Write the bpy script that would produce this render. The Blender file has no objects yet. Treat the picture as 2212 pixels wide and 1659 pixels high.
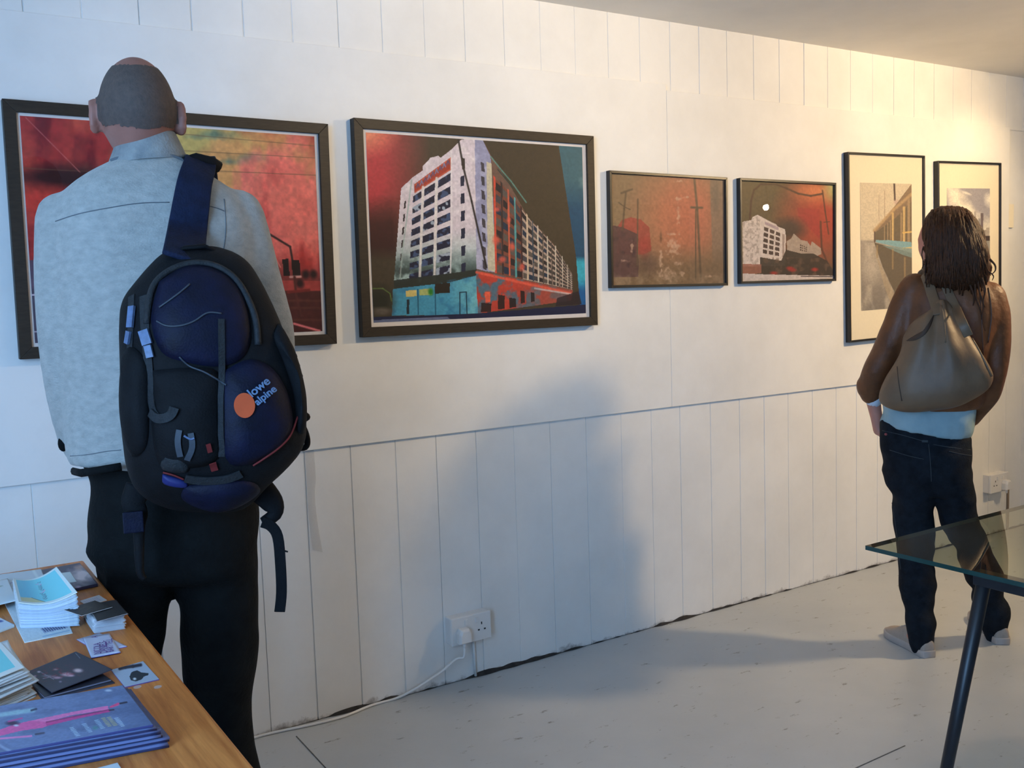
import bpy, bmesh, math, random
import numpy as np
from mathutils import Vector, Matrix, noise
from mathutils.bvhtree import BVHTree

SC = bpy.context.scene
COL = SC.collection
PI = math.pi

# ---------------------------------------------------------------- camera
CAM_D, CAM_H = 2.893, 1.335
FPX, PITCH, ROLL, YAW = 2121.06, .0933, -.0331, .5684
IW, IH = 2212, 1659
cy_, sy_, cp_, sp_ = math.cos(YAW), math.sin(YAW), math.cos(PITCH), math.sin(PITCH)
FWD = Vector((sy_*cp_, cy_*cp_, -sp_))
_r = Vector((cy_, -sy_, 0)); _u = _r.cross(FWD)
RGT = _r*math.cos(ROLL)+_u*math.sin(ROLL)
UPV = -_r*math.sin(ROLL)+_u*math.cos(ROLL)
C = Vector((0, -CAM_D, CAM_H))

cam_d = bpy.data.cameras.new('camera')
cam = bpy.data.objects.new('camera', cam_d); COL.objects.link(cam)
cam_d.sensor_fit = 'HORIZONTAL'; cam_d.sensor_width = 36; cam_d.lens = FPX/IW*36
cam_d.clip_start = .05
cam.matrix_world = Matrix(((RGT.x, UPV.x, -FWD.x, C.x), (RGT.y, UPV.y, -FWD.y, C.y), (RGT.z, UPV.z, -FWD.z, C.z), (0, 0, 0, 1)))
SC.camera = cam

def ray(x, y):
    return FWD + RGT*((x-IW/2)/FPX) - UPV*((y-IH/2)/FPX)
def on_plane(x, y, ax, val):
    v = ray(x, y); t = (val-C[ax])/v[ax]
    return C+v*t
def on_wall(x, y, off=0.0): return on_plane(x, y, 1, -off)
def on_z(x, y, z): return on_plane(x, y, 2, z)

class Fig:
    """vertical reference frame for something standing: u to its side, D horizontal distance from the viewpoint"""
    def __init__(s, az):
        s.n = Vector((math.sin(az), math.cos(az), 0)); s.r = Vector((math.cos(az), -math.sin(az), 0))
    def P(s, x, y, D):
        v = ray(x, y); t = D/(v.dot(s.n)); return C+v*t
    def mpp(s, x, y, D):     # metres per picture unit at that place
        return (D/(ray(x, y).dot(s.n)))/FPX*1.0

# ---------------------------------------------------------------- helpers
def lin(c):
    return tuple(((v/255)/12.92 if v/255 <= .04045 else ((v/255+.055)/1.055)**2.4) for v in c)

def tag(o, label=None, cat=None, group=None, kind=None):
    if label: o['label'] = label
    if cat: o['category'] = cat
    if group: o['group'] = group
    if kind: o['kind'] = kind
    return o
def empty(name, loc, label, cat, group=None):
    o = bpy.data.objects.new(name, None); COL.objects.link(o); o.location = loc
    o.empty_display_size = .05
    return tag(o, label, cat, group)
def link(name, me, mat=None, parent=None, smooth=False):
    o = bpy.data.objects.new(name, me); COL.objects.link(o)
    if mat is not None:
        me.materials.clear(); me.materials.append(mat)
    if parent is not None:
        o.parent = parent
        w = wpos(parent)
        o.location = -w     # geometry is written in world coordinates
    if smooth:
        me.polygons.foreach_set('use_smooth', [True]*len(me.polygons))
    return o
def wpos(o):
    v = Vector((0, 0, 0))
    while o is not None:
        v += o.location; o = o.parent
    return v
class MB:
    """collects boxes, bars and tubes and makes one mesh of them"""
    def __init__(s): s.v = []; s.f = []
    def add(s, vs, fs):
        b = len(s.v); s.v += [tuple(v) for v in vs]; s.f += [tuple(i+b for i in f) for f in fs]
        return s
    def box(s, lo, hi, M=None):
        x0, y0, z0 = lo; x1, y1, z1 = hi
        vs = [Vector(p) for p in ((x0,y0,z0),(x1,y0,z0),(x1,y1,z0),(x0,y1,z0),(x0,y0,z1),(x1,y0,z1),(x1,y1,z1),(x0,y1,z1))]
        if M: vs = [M@v for v in vs]
        return s.add(vs, [(0,3,2,1),(4,5,6,7),(0,1,5,4),(1,2,6,5),(2,3,7,6),(3,0,4,7)])
    def rings(s, rs, closed=True, cap=True):
        n = len(rs[0]); vs = [p for r in rs for p in r]; fs = []
        for i in range(len(rs)-1):
            for j in range(n if closed else n-1):
                k = (j+1) % n
                fs.append((i*n+j, i*n+k, (i+1)*n+k, (i+1)*n+j))
        if cap:
            fs.append(tuple(range(n-1, -1, -1))); fs.append(tuple((len(rs)-1)*n+j for j in range(n)))
        return s.add(vs, fs)
    def tube(s, pts, r, n=10, ref=None, flat=1.0, cap=True):
        """swept tube; r number or list; flat squashes along the second axis"""
        pts = [Vector(p) for p in pts]; m = len(pts)
        rr = r if isinstance(r, (list, tuple)) else [r]*m
        rs = []; prev = Vector(ref) if ref is not None else None
        for i, p in enumerate(pts):
            t = (pts[min(i+1, m-1)]-pts[max(i-1, 0)])
            t = t.normalized() if t.length > 1e-9 else Vector((0, 0, 1))
            if prev is None:
                prev = Vector((0, 0, 1)) if abs(t.z) < .9 else Vector((1, 0, 0))
            a = (prev-t*prev.dot(t))
            a = a.normalized() if a.length > 1e-6 else t.orthogonal().normalized()
            b = t.cross(a)
            q = rr[i]; ra, rb = q if isinstance(q, (tuple, list)) else (q*flat, q)
            rs.append([p+a*(math.cos(2*PI*j/n)*ra)+b*(math.sin(2*PI*j/n)*rb) for j in range(n)])
            prev = a if ref is None else Vector(ref)
        return s.rings(rs, True, cap)
    def ribbon(s, pts, w, th, nrm):
        """flat strap along pts; nrm: list of normals or one"""
        pts = [Vector(p) for p in pts]; m = len(pts); rs = []
        for i, p in enumerate(pts):
            t = (pts[min(i+1, m-1)]-pts[max(i-1, 0)]).normalized()
            nn = Vector(nrm[i] if isinstance(nrm, list) else nrm); nn = (nn-t*nn.dot(t)).normalized()
            b = t.cross(nn); ww = (w[i] if isinstance(w, list) else w)/2
            rs.append([p-b*ww-nn*th/2, p+b*ww-nn*th/2, p+b*ww+nn*th/2, p-b*ww+nn*th/2])
        return s.rings(rs)
    def ball(s, c, r, n=10, m=8):
        c = Vector(c); r = r if isinstance(r, (tuple, list)) else (r, r, r)
        rs = []
        for i in range(m+1):
            th = PI*(i+.02)/(m+.04)
            rs.append([c+Vector((r[0]*math.sin(th)*math.cos(2*PI*j/n), r[1]*math.sin(th)*math.sin(2*PI*j/n), -r[2]*math.cos(th))) for j in range(n)])
        return s.rings(rs)
    def mesh(s, name='m'):
        me = bpy.data.meshes.new(name); me.from_pydata(s.v, [], s.f); me.validate(); me.update()
        bm = bmesh.new(); bm.from_mesh(me); bmesh.ops.recalc_face_normals(bm, faces=bm.faces[:]); bm.to_mesh(me); bm.free()
        return me
    def build(s, name, mat, parent=None, smooth=False, bevel=0, sub=0):
        me = s.mesh(name); o = link(name, me, mat, parent, smooth)
        if bevel:
            b = o.modifiers.new('bevel', 'BEVEL'); b.width = bevel; b.segments = 2; b.limit_method = 'ANGLE'
        if sub:
            d = o.modifiers.new('sub', 'SUBSURF'); d.levels = sub; d.render_levels = sub
        return o

def catmull(pts, k=6):
    pts = [Vector(p) for p in pts]; out = []
    for i in range(len(pts)-1):
        p0, p1, p2, p3 = pts[max(i-1, 0)], pts[i], pts[i+1], pts[min(i+2, len(pts)-1)]
        for j in range(k):
            t = j/k
            out.append(.5*((2*p1)+(p2-p0)*t+(2*p0-5*p1+4*p2-p3)*t*t+(3*p1-p0-3*p2+p3)*t**3))
    out.append(pts[-1]); return out
def interp_list(vals, k):
    out = []
    for i in range(len(vals)-1):
        for j in range(k):
            t = j/k
            a, b = vals[i], vals[i+1]
            out.append(tuple(x+(y-x)*t for x, y in zip(a, b)) if isinstance(a, (tuple, list)) else a+(b-a)*t)
    out.append(vals[-1]); return out

def fuse(name, mb, voxel, mat, parent, smooth=6, disp=None):
    """grow one continuous surface over the collected volumes"""
    me = mb.mesh('tmp'); o = bpy.data.objects.new('tmp', me); COL.objects.link(o)
    m = o.modifiers.new('r', 'REMESH'); m.mode = 'VOXEL'; m.voxel_size = voxel
    if smooth:
        q = o.modifiers.new('s', 'SMOOTH'); q.iterations = smooth; q.factor = .5
    dg = bpy.context.evaluated_depsgraph_get(); dg.update()
    me2 = bpy.data.meshes.new_from_object(o.evaluated_get(dg))
    bpy.data.objects.remove(o); bpy.data.meshes.remove(me)
    if disp:
        nrm = [v.normal.copy() for v in me2.vertices]
        for v, n in zip(me2.vertices, nrm):
            v.co = v.co + n*disp(v.co, n)
        me2.update()
    return link(name, me2, mat, parent, True)
def bvh(o):
    me = o.data; off = wpos(o)
    return BVHTree.FromPolygons([v.co+off for v in me.vertices], [tuple(p.vertices) for p in me.polygons])
def hit(x, y, tree, fallback=None):
    v = ray(x, y).normalized()
    loc, nrm, idx, dist = tree.ray_cast(C, v)
    if loc is None:
        if fallback is None:
            return None, None
        return fallback, -v
    if nrm.dot(v) > 0: nrm = -nrm
    return loc, nrm
def trace_line(name, pts, tree, r, mat, parent, off=.0, k=6, flat=1.0):
    """a cord or seam lying on a surface"""
    P = catmull([Vector((x, y, 0)) for x, y in pts], k); out = []
    for p in P:
        l, n = hit(p.x, p.y, tree)
        if l is not None: out.append(l+n*off)
    if len(out) < 2: return None
    for _ in range(2):
        out = [out[0]]+[(out[i-1]+out[i]*2+out[i+1])/4 for i in range(1, len(out)-1)]+[out[-1]]
    return MB().tube(out, r, 6, flat=flat).build(name, mat, parent, True)
def patch(name, poly, tree, mat, parent, off=.003, bulge=.0, k=4, rings=7, power=3):
    """a sewn-on panel following the surface below it"""
    c = Vector((sum(p[0] for p in poly)/len(poly), sum(p[1] for p in poly)/len(poly), 0))
    loop = catmull([Vector((x, y, 0)) for x, y in poly]+[Vector((*poly[0], 0))], k)[:-1]
    fb, _ = hit(c.x, c.y, tree)
    rs = []; last = None
    for i in range(rings+1):
        s = 1-i/(rings+.0)*.97
        row = []
        for p in loop:
            q = c+(p-c)*s
            l, n = hit(q.x, q.y, tree)
            if l is None:
                l = fb; n = -ray(q.x, q.y).normalized()
            row.append(l+n*(off+bulge*(1-s**power)))
        rs.append(row)
    sk = []
    for p in loop:
        l, n = hit(p.x, p.y, tree)
        if l is None: l = fb; n = -ray(p.x, p.y).normalized()
        sk.append(l-n*.004)
    rs = [sk]+rs
    return MB().rings(rs, True, True).build(name, mat, parent, True)

# ---------------------------------------------------------------- materials
MATS = {}
def nodes(name):
    m = bpy.data.materials.new(name); m.use_nodes = True
    nt = m.node_tree; b = nt.nodes['Principled BSDF']
    return m, nt, b
def N(nt, t, **kw):
    n = nt.nodes.new(t)
    for k, v in kw.items():
        if k in n.inputs: n.inputs[k].default_value = v
        else: setattr(n, k, v)
    return n
def mat(name, col, rough=.6, metal=0, var=.0, scale=20, bump=0, bscale=None, spec=.5, stretch=None, col2=None, sheen=0):
    m, nt, b = nodes(name)
    c = (*lin(col), 1)
    b.inputs['Roughness'].default_value = rough; b.inputs['Metallic'].default_value = metal
    b.inputs['Specular IOR Level'].default_value = spec
    if sheen: b.inputs['Sheen Weight'].default_value = sheen
    tc = N(nt, 'ShaderNodeTexCoord'); src = tc.outputs['Object']
    if stretch:
        mp = N(nt, 'ShaderNodeMapping'); mp.inputs['Scale'].default_value = stretch
        nt.links.new(src, mp.inputs['Vector']); src = mp.outputs['Vector']
    no = N(nt, 'ShaderNodeTexNoise', Scale=scale, Detail=5.0, Roughness=.6); nt.links.new(src, no.inputs['Vector'])
    cr = N(nt, 'ShaderNodeValToRGB'); nt.links.new(no.outputs['Fac'], cr.inputs['Fac'])
    if col2 is None:
        d = tuple(max(0, v*(1-var)) for v in c[:3]); l = tuple(min(1, v*(1+var)) for v in c[:3])
    else:
        d = lin(col2); l = c[:3]
    cr.color_ramp.elements[0].color = (*d, 1); cr.color_ramp.elements[1].color = (*l, 1)
    cr.color_ramp.elements[0].position = .3; cr.color_ramp.elements[1].position = .7
    nt.links.new(cr.outputs['Color'], b.inputs['Base Color'])
    if bump:
        n2 = N(nt, 'ShaderNodeTexNoise', Scale=bscale or scale, Detail=4.0); nt.links.new(src, n2.inputs['Vector'])
        bp = N(nt, 'ShaderNodeBump', Strength=bump, Distance=.01)
        nt.links.new(n2.outputs['Fac'], bp.inputs['Height']); nt.links.new(bp.outputs['Normal'], b.inputs['Normal'])
    MATS[name] = m
    return m
def mat_attr(name, rough=.5, spec=.3, bump=0):
    m, nt, b = nodes(name)
    a = N(nt, 'ShaderNodeVertexColor', layer_name='Col')
    nt.links.new(a.outputs['Color'], b.inputs['Base Color'])
    b.inputs['Roughness'].default_value = rough; b.inputs['Specular IOR Level'].default_value = spec
    return m
def mat_pane(name, tint=(1, 1, 1), ior=1.5, rough=.0, gloss=1.0):
    """a thin glass pane: lets light through, mirrors by angle"""
    m = bpy.data.materials.new(name); m.use_nodes = True; nt = m.node_tree; nt.nodes.clear()
    out = N(nt, 'ShaderNodeOutputMaterial'); tr = N(nt, 'ShaderNodeBsdfTransparent'); gl = N(nt, 'ShaderNodeBsdfGlossy')
    tr.inputs['Color'].default_value = (*tint, 1); gl.inputs['Roughness'].default_value = rough
    gl.inputs['Color'].default_value = (gloss, gloss, gloss, 1)
    fr = N(nt, 'ShaderNodeFresnel', IOR=ior); mx = N(nt, 'ShaderNodeMixShader')
    ge = N(nt, 'ShaderNodeNewGeometry'); mr = N(nt, 'ShaderNodeMapRange')     # same mirror strength from either side of the pane
    mr.inputs['To Min'].default_value = ior; mr.inputs['To Max'].default_value = 1/ior
    nt.links.new(ge.outputs['Backfacing'], mr.inputs['Value']); nt.links.new(mr.outputs[0], fr.inputs['IOR'])
    nt.links.new(fr.outputs['Fac'], mx.inputs['Fac']); nt.links.new(tr.outputs[0], mx.inputs[1]); nt.links.new(gl.outputs[0], mx.inputs[2])
    nt.links.new(mx.outputs[0], out.inputs['Surface'])
    return m
# ---------------------------------------------------------------- the room
X0, X1, Y1, HC = -1.75, 8.6, -6.4, 2.338
ZB, ZT = .867, 2.101
def wall_material():
    m, nt, b = nodes('white_paint')
    tc = N(nt, 'ShaderNodeTexCoord')
    n1 = N(nt, 'ShaderNodeTexNoise', Scale=2.2, Detail=6.0, Roughness=.65); nt.links.new(tc.outputs['Object'], n1.inputs['Vector'])
    r1 = N(nt, 'ShaderNodeValToRGB'); nt.links.new(n1.outputs['Fac'], r1.inputs['Fac'])
    r1.color_ramp.elements[0].color = (.74, .73, .71, 1); r1.color_ramp.elements[1].color = (.84, .83, .81, 1)
    r1.color_ramp.elements[0].position = .25; r1.color_ramp.elements[1].position = .6
    # grime just above the floor
    sp = N(nt, 'ShaderNodeSeparateXYZ'); nt.links.new(tc.outputs['Object'], sp.inputs[0])
    n2 = N(nt, 'ShaderNodeTexNoise', Scale=9.0, Detail=8.0, Roughness=.75); nt.links.new(tc.outputs['Object'], n2.inputs['Vector'])
    mr = N(nt, 'ShaderNodeMapRange'); nt.links.new(sp.outputs['Z'], mr.inputs['Value'])
    mr.inputs['From Min'].default_value = .0; mr.inputs['From Max'].default_value = .06
    mr.inputs['To Min'].default_value = .22; mr.inputs['To Max'].default_value = -.25
    ad = N(nt, 'ShaderNodeMath', operation='ADD'); nt.links.new(n2.outputs['Fac'], ad.inputs[0]); nt.links.new(mr.outputs[0], ad.inputs[1])
    r2 = N(nt, 'ShaderNodeValToRGB'); nt.links.new(ad.outputs[0], r2.inputs['Fac'])
    r2.color_ramp.elements[0].position = .62; r2.color_ramp.elements[1].position = .8
    mx = N(nt, 'ShaderNodeMix', data_type='RGBA'); nt.links.new(r2.outputs['Color'], mx.inputs['Factor'])
    nt.links.new(r1.outputs['Color'], mx.inputs[6]); mx.inputs[7].default_value = (.22, .19, .17, 1)
    nt.links.new(mx.outputs[2], b.inputs['Base Color'])
    b.inputs['Roughness'].default_value = .55; b.inputs['Specular IOR Level'].default_value = .25
    n3 = N(nt, 'ShaderNodeTexNoise', Scale=14.0, Detail=5.0); nt.links.new(tc.outputs['Object'], n3.inputs['Vector'])
    bp = N(nt, 'ShaderNodeBump', Strength=.12, Distance=.01); nt.links.new(n3.outputs['Fac'], bp.inputs['Height']); nt.links.new(bp.outputs['Normal'], b.inputs['Normal'])
    return m
M_wall = wall_material()
M_ceil = mat('ceiling_paint', (242, 236, 226), .7, var=.04, scale=3, bump=.15, bscale=6)

# matchboard wall: upright boards with a vee joint between them
old_low = [1.306, 1.474, 1.635, 1.80, 1.965, 2.131, 2.304, 2.481, 2.64, 2.798, 2.973, 3.148, 3.302, 3.458, 3.623, 3.789, 3.937]
low = [x*.94 for x in old_low]
low = [low[0]-.1535*k for k in range(24, 0, -1)]+low+[low[-1]+.149*k for k in range(1, 34)]
upp = [.376+.1487*k for k in range(-20, 0)]+[x*.94 for x in (.4, .551, .709, .861, 1.02, 1.178, 1.336, 1.493, 1.654, 1.815, 1.98)]
upp += [upp[-1]+.150*k for k in range(1, 46)]
def board_profile(joints, dep, wid):
    pr = [(X0-.1, 0)]
    for j, x in enumerate(joints):
        if x < X0 or x > X1: continue
        rr = random.Random(j); d = dep*rr.uniform(.55, 1.2); w = wid*rr.uniform(.7, 1.2)
        pr += [(x-w, 0), (x-w*.5, d), (x+w*.5, d), (x+w, 0)]
    pr.append((X1+.1, 0)); return pr
random.seed(3)
mb = MB()
for pr, z0, z1 in ((board_profile(low, .0035, .0019), -.02, ZB+.02), (board_profile(upp, .0030, .0021), ZT-.03, HC+.05)):
    a = [(x, y, z0) for x, y in pr]; b_ = [(x, y, z1) for x, y in pr]
    mb.rings([a, b_], closed=False, cap=False)
mb.box((X0-.1, .004, ZB-.01), (X1+.1, .1, ZT+.01)).box((X0-.1, .02, -.02), (X1+.1, .1, HC+.05))
o = mb.build('wall_back', M_wall); tag(o, 'long white wall of upright boards where the pictures hang', kind='structure')

# two flat painted sheets over the boards, seam between them
SEAM = on_wall(1441, 520).x
PE = on_wall(2176, 400).x
for nm, x0, x1, z1 in (('trim_1', X0, SEAM-.0005, ZT), ('trim_2', SEAM+.0005, PE, ZT-.022)):
    o = MB().box((x0, -.011, ZB), (x1, .006, z1)).build(nm, M_wall, bevel=.0015)
    tag(o, 'flat white painted sheet fixed over the wall boards', kind='structure')

# floor: grey floor paint, scuffs and two sheet joints
def floor_material():
    m, nt, b = nodes('floor_paint')
    tc = N(nt, 'ShaderNodeTexCoord')
    n1 = N(nt, 'ShaderNodeTexNoise', Scale=1.6, Detail=7.0, Roughness=.6); nt.links.new(tc.outputs['Object'], n1.inputs['Vector'])
    r1 = N(nt, 'ShaderNodeValToRGB'); nt.links.new(n1.outputs['Fac'], r1.inputs['Fac'])
    r1.color_ramp.elements[0].color = (.41, .435, .45, 1); r1.color_ramp.elements[1].color = (.50, .52, .53, 1)
    r1.color_ramp.elements[0].position = .3; r1.color_ramp.elements[1].position = .65
    mp = N(nt, 'ShaderNodeMapping'); mp.inputs['Scale'].default_value = (3.5, 9, 1); mp.inputs['Rotation'].default_value = (0, 0, .5)
    nt.links.new(tc.outputs['Object'], mp.inputs['Vector'])
    n2 = N(nt, 'ShaderNodeTexNoise', Scale=3.2, Detail=9.0, Roughness=.72); nt.links.new(mp.outputs[0], n2.inputs['Vector'])
    r2 = N(nt, 'ShaderNodeValToRGB'); nt.links.new(n2.outputs['Fac'], r2.inputs['Fac'])
    r2.color_ramp.elements[0].position = .61; r2.color_ramp.elements[1].position = .66
    mx = N(nt, 'ShaderNodeMix', data_type='RGBA'); nt.links.new(r2.outputs['Color'], mx.inputs['Factor'])
    nt.links.new(r1.outputs['Color'], mx.inputs[6]); mx.inputs[7].default_value = (.2, .19, .175, 1)
    nt.links.new(mx.outputs[2], b.inputs['Base Color'])
    # short dark scuffs
    mp2 = N(nt, 'ShaderNodeMapping'); mp2.inputs['Scale'].default_value = (1.6, 5.5, 1); mp2.inputs['Rotation'].default_value = (0, 0, -.35)
    nt.links.new(tc.outputs['Object'], mp2.inputs['Vector'])
    vo = N(nt, 'ShaderNodeTexVoronoi', Scale=2.2, Randomness=1.0); nt.links.new(mp2.outputs[0], vo.inputs['Vector'])
    n4 = N(nt, 'ShaderNodeTexNoise', Scale=38.0, Detail=4.0); nt.links.new(tc.outputs['Object'], n4.inputs['Vector'])
    m4 = N(nt, 'ShaderNodeMath', operation='MULTIPLY_ADD'); nt.links.new(n4.outputs['Fac'], m4.inputs[0]); m4.inputs[1].default_value = .16; nt.links.new(vo.outputs['Distance'], m4.inputs[2])
    r5 = N(nt, 'ShaderNodeMapRange'); nt.links.new(m4.outputs[0], r5.inputs['Value']); r5.inputs['From Min'].default_value = .100; r5.inputs['From Max'].default_value = .135; r5.inputs['To Min'].default_value = .6; r5.inputs['To Max'].default_value = 0
    n6 = N(nt, 'ShaderNodeTexNoise', Scale=1.3, Detail=2.0); nt.links.new(tc.outputs['Object'], n6.inputs['Vector'])
    r6 = N(nt, 'ShaderNodeMapRange'); nt.links.new(n6.outputs['Fac'], r6.inputs['Value']); r6.inputs['From Min'].default_value = .5; r6.inputs['From Max'].default_value = .62
    m6 = N(nt, 'ShaderNodeMath', operation='MULTIPLY'); nt.links.new(r5.outputs[0], m6.inputs[0]); nt.links.new(r6.outputs[0], m6.inputs[1])
    mx3 = N(nt, 'ShaderNodeMix', data_type='RGBA'); nt.links.new(m6.outputs[0], mx3.inputs['Factor']); nt.links.new(mx.outputs[2], mx3.inputs[6]); mx3.inputs[7].default_value = (.16, .155, .15, 1)
    nt.links.new(mx3.outputs[2], b.inputs['Base Color'])
    r3 = N(nt, 'ShaderNodeMapRange'); nt.links.new(n1.outputs['Fac'], r3.inputs['Value'])
    r3.inputs['To Min'].default_value = .3; r3.inputs['To Max'].default_value = .5
    nt.links.new(r3.outputs[0], b.inputs['Roughness']); b.inputs['Specular IOR Level'].default_value = .4
    n3 = N(nt, 'ShaderNodeTexNoise', Scale=60.0, Detail=3.0); nt.links.new(tc.outputs['Object'], n3.inputs['Vector'])
    bp = N(nt, 'ShaderNodeBump', Strength=.08, Distance=.005); nt.links.new(n3.outputs['Fac'], bp.inputs['Height']); nt.links.new(bp.outputs['Normal'], b.inputs['Normal'])
    return m
M_floor = floor_material()
o = MB().box((X0-.1, Y1-.1, -.1), (X1+.1, .1, 0)).build('floor', M_floor); tag(o, 'grey painted floor with scuff marks', kind='structure')
M_dirt = mat('dark_gap', (46, 43, 42), .9, var=.5, scale=40)
M_dirt2 = mat('joint_line', (92, 92, 92), .9, var=.3, scale=40)
# ragged dark gap where boards meet the floor
random.seed(11)
pts = []; x = X0
up = []; lo_ = []
while x < X1-.1:
    q = noise.noise(Vector((x*3.1, 4.2, 0)))*.5+noise.noise(Vector((x*14, 1.2, 0)))*.5
    h = max(.0012, .004+.028*max(q, -.3)+random.uniform(-.001, .001))
    w = max(.002, .006+.022*q)
    up.append((x, -.0012, h)); lo_.append((x, -w, .0012)); x += .02
mbg = MB(); mbg.rings([[(a[0], .004, a[2]) for a in up], up, lo_, [(a[0], .004, .0006) for a in lo_]], closed=False, cap=False)
o = mbg.build('trim_3', M_dirt); tag(o, 'dark dirty gap between boards and floor', kind='structure')
mbj = MB()
for a, b_ in (((640, 1590), (712, 1668)), ((1842, 1662), (1930, 1622))):
    p, q = on_z(*a, .0008), on_z(*b_, .0008); d = (q-p)
    if d.x < 0 or a[0] < 1000: d2 = d*1.0
    mbj.ribbon([p, p+d*.5, q+d*.3], .003, .001, (0, 0, 1))
o = mbj.build('trim_4', M_dirt2); tag(o, 'thin joint lines in the painted floor', kind='structure')

o = MB().box((X0-.1, Y1-.1, HC), (X1+.1, .1, HC+.1)).build('ceiling', M_ceil); tag(o, 'white painted ceiling', kind='structure')
o = MB().box((X1, Y1-.1, 0), (X1+.1, .1, HC)).build('wall_right', M_wall); tag(o, 'white end wall', kind='structure')
M_back = mat('room_wall_paint', (190, 176, 158), .7, var=.05, scale=3)
o = MB().box((X0-.1, Y1-.1, 0), (X1+.1, Y1, HC)).build('wall_front', M_back); tag(o, 'plain wall opposite the pictures', kind='structure')
# street side wall with a shop window
WY0, WY1, WZ0, WZ1 = -5.0, -1.2, .6, 2.15
mb = MB().box((X0-.1, Y1, 0), (X0, .1, WZ0)).box((X0-.1, Y1, WZ1), (X0, .1, HC)).box((X0-.1, Y1, WZ0), (X0, WY0, WZ1)).box((X0-.1, WY1, WZ0), (X0, .1, WZ1))
o = mb.build('wall_left', M_wall); tag(o, 'street side wall with a wide window', kind='structure')
M_wf = mat('window_frame_paint', (225, 225, 222), .4, var=.02)
root = bpy.data.objects.new('window_1', None); COL.objects.link(root); root.location = (X0-.05, (WY0+WY1)/2, WZ0); tag(root, 'wide shop window in the street side wall', kind='structure')
mb = MB()
for y in (WY0+.03, (WY0+WY1)/2, WY1-.03): mb.box((X0-.08, y-.03, WZ0), (X0-.03, y+.03, WZ1))
for z in (WZ0+.03, WZ1-.03): mb.box((X0-.08, WY0, z-.03), (X0-.03, WY1, z+.03))
mb.build('window_frame', M_wf, root)
MB().box((X0-.06, WY0+.05, WZ0+.05), (X0-.055, WY1-.05, WZ1-.05)).build('pane', mat_pane('window_glass'), root)

# ---------------------------------------------------------------- light
SC.view_settings.view_transform = 'Standard'; SC.view_settings.look = 'None'
try:
    cc = SC.cycles; cc.max_bounces = 7; cc.use_adaptive_sampling = True; cc.adaptive_threshold = .025; cc.caustics_reflective = False; cc.caustics_refractive = False
except AttributeError: pass
SC.view_settings.exposure = 0; SC.view_settings.gamma = 1
wd = bpy.data.worlds.new('world'); SC.world = wd; wd.use_nodes = True
bg = wd.node_tree.nodes['Background']
sky = wd.node_tree.nodes.new('ShaderNodeTexSky'); sky.sky_type = 'HOSEK_WILKIE' if 'HOSEK_WILKIE' in [e.identifier for e in sky.bl_rna.properties['sky_type'].enum_items] else 'PREETHAM'
wd.node_tree.links.new(sky.outputs[0], bg.inputs['Color']); bg.inputs['Strength'].default_value = .5
def lamp(name, kind, loc, target, energy, col, **kw):
    l = bpy.data.lights.new(name, kind); l.energy = energy; l.color = col
    for k, v in kw.items(): setattr(l, k, v)
    o = bpy.data.objects.new(name, l); COL.objects.link(o); o.location = loc
    d = (Vector(target)-Vector(loc)).normalized(); o.rotation_euler = d.to_track_quat('-Z', 'Y').to_euler()
    return o
WARM = (1.0, .71, .38); WARM2 = (1.0, .78, .50); DAY = (.30, .58, 1.0)
LA = Vector((4.46, -1.73, 2.26))
lamp('daylight', 'AREA', (X0+.02, (WY0+WY1)/2, 1.4), (X0+1, (WY0+WY1)/2+.5, 1.15), 270, DAY, shape='RECTANGLE', size=1.5, size_y=3.7)
lamp('spot_lamp_beam', 'SPOT', LA, (3.2, 0, 1.5), 190, WARM, spot_size=2.3, spot_blend=1.0, shadow_soft_size=.08)
lamp('wall_spot_beam', 'SPOT', (4.62, -.62, 2.30), (4.62, 0, 1.75), 12, WARM, spot_size=1.25, spot_blend=.9, shadow_soft_size=.03)
lamp('middle_spot_beam', 'SPOT', (2.0, -1.75, 2.28), (1.75, 0, 2.0), 75, WARM2, spot_size=1.5, spot_blend=1.0, shadow_soft_size=.08)
lamp('far_spot_beam', 'SPOT', (7.6, -4.2, 2.1), (5.0, -2.5, .6), 55, WARM2, spot_size=2.2, spot_blend=.7, shadow_soft_size=.028)
# the lamp heads themselves, hung from the ceiling
M_lampbody = mat('lamp_white_metal', (210, 208, 200), .35, var=.02)
M_bulb, _nt, _b = nodes('lamp_glow'); _b.inputs['Emission Color'].default_value = (1, .86, .62, 1); _b.inputs['Emission Strength'].default_value = 60
def lamp_head(loc, aim, label):
    loc = Vector(loc); d = (Vector(aim)-loc).normalized()
    r = empty('ceiling_spotlight', (loc.x, loc.y, HC), label, 'light')
    MB().tube([(loc.x, loc.y, HC-.001), (loc.x, loc.y, HC-.02)], .04, 16).build('mount', M_lampbody, r, True)
    b0 = loc-d*.13
    MB().tube([(loc.x, loc.y, HC-.015), (b0.x, b0.y, b0.z+.02), b0], .008, 8).build('stem', M_lampbody, r, True)
    MB().tube([b0-d*.02, b0, b0+d*.05, b0+d*.06], [.02, .035, .045, .046], 18).build('housing', M_lampbody, r, True)
    MB().tube([b0+d*.058, b0+d*.064], .013, 16).build('bulb', M_bulb, r, True)
lamp_head(LA, (3.3, 0, 1.15), 'white ceiling spotlight aimed along the picture wall')
lamp_head((7.6, -4.2, 2.1), (5.0, -2.5, .9), 'white ceiling spotlight far across the room')
lamp_head((2.0, -1.75, 2.28), (1.75, 0, 1.95), 'white ceiling spotlight aimed at the tall building print')
lamp_head((4.62, -.62, 2.30), (4.62, 0, 1.75), 'white ceiling spotlight close above the cream mounted pictures')
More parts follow.
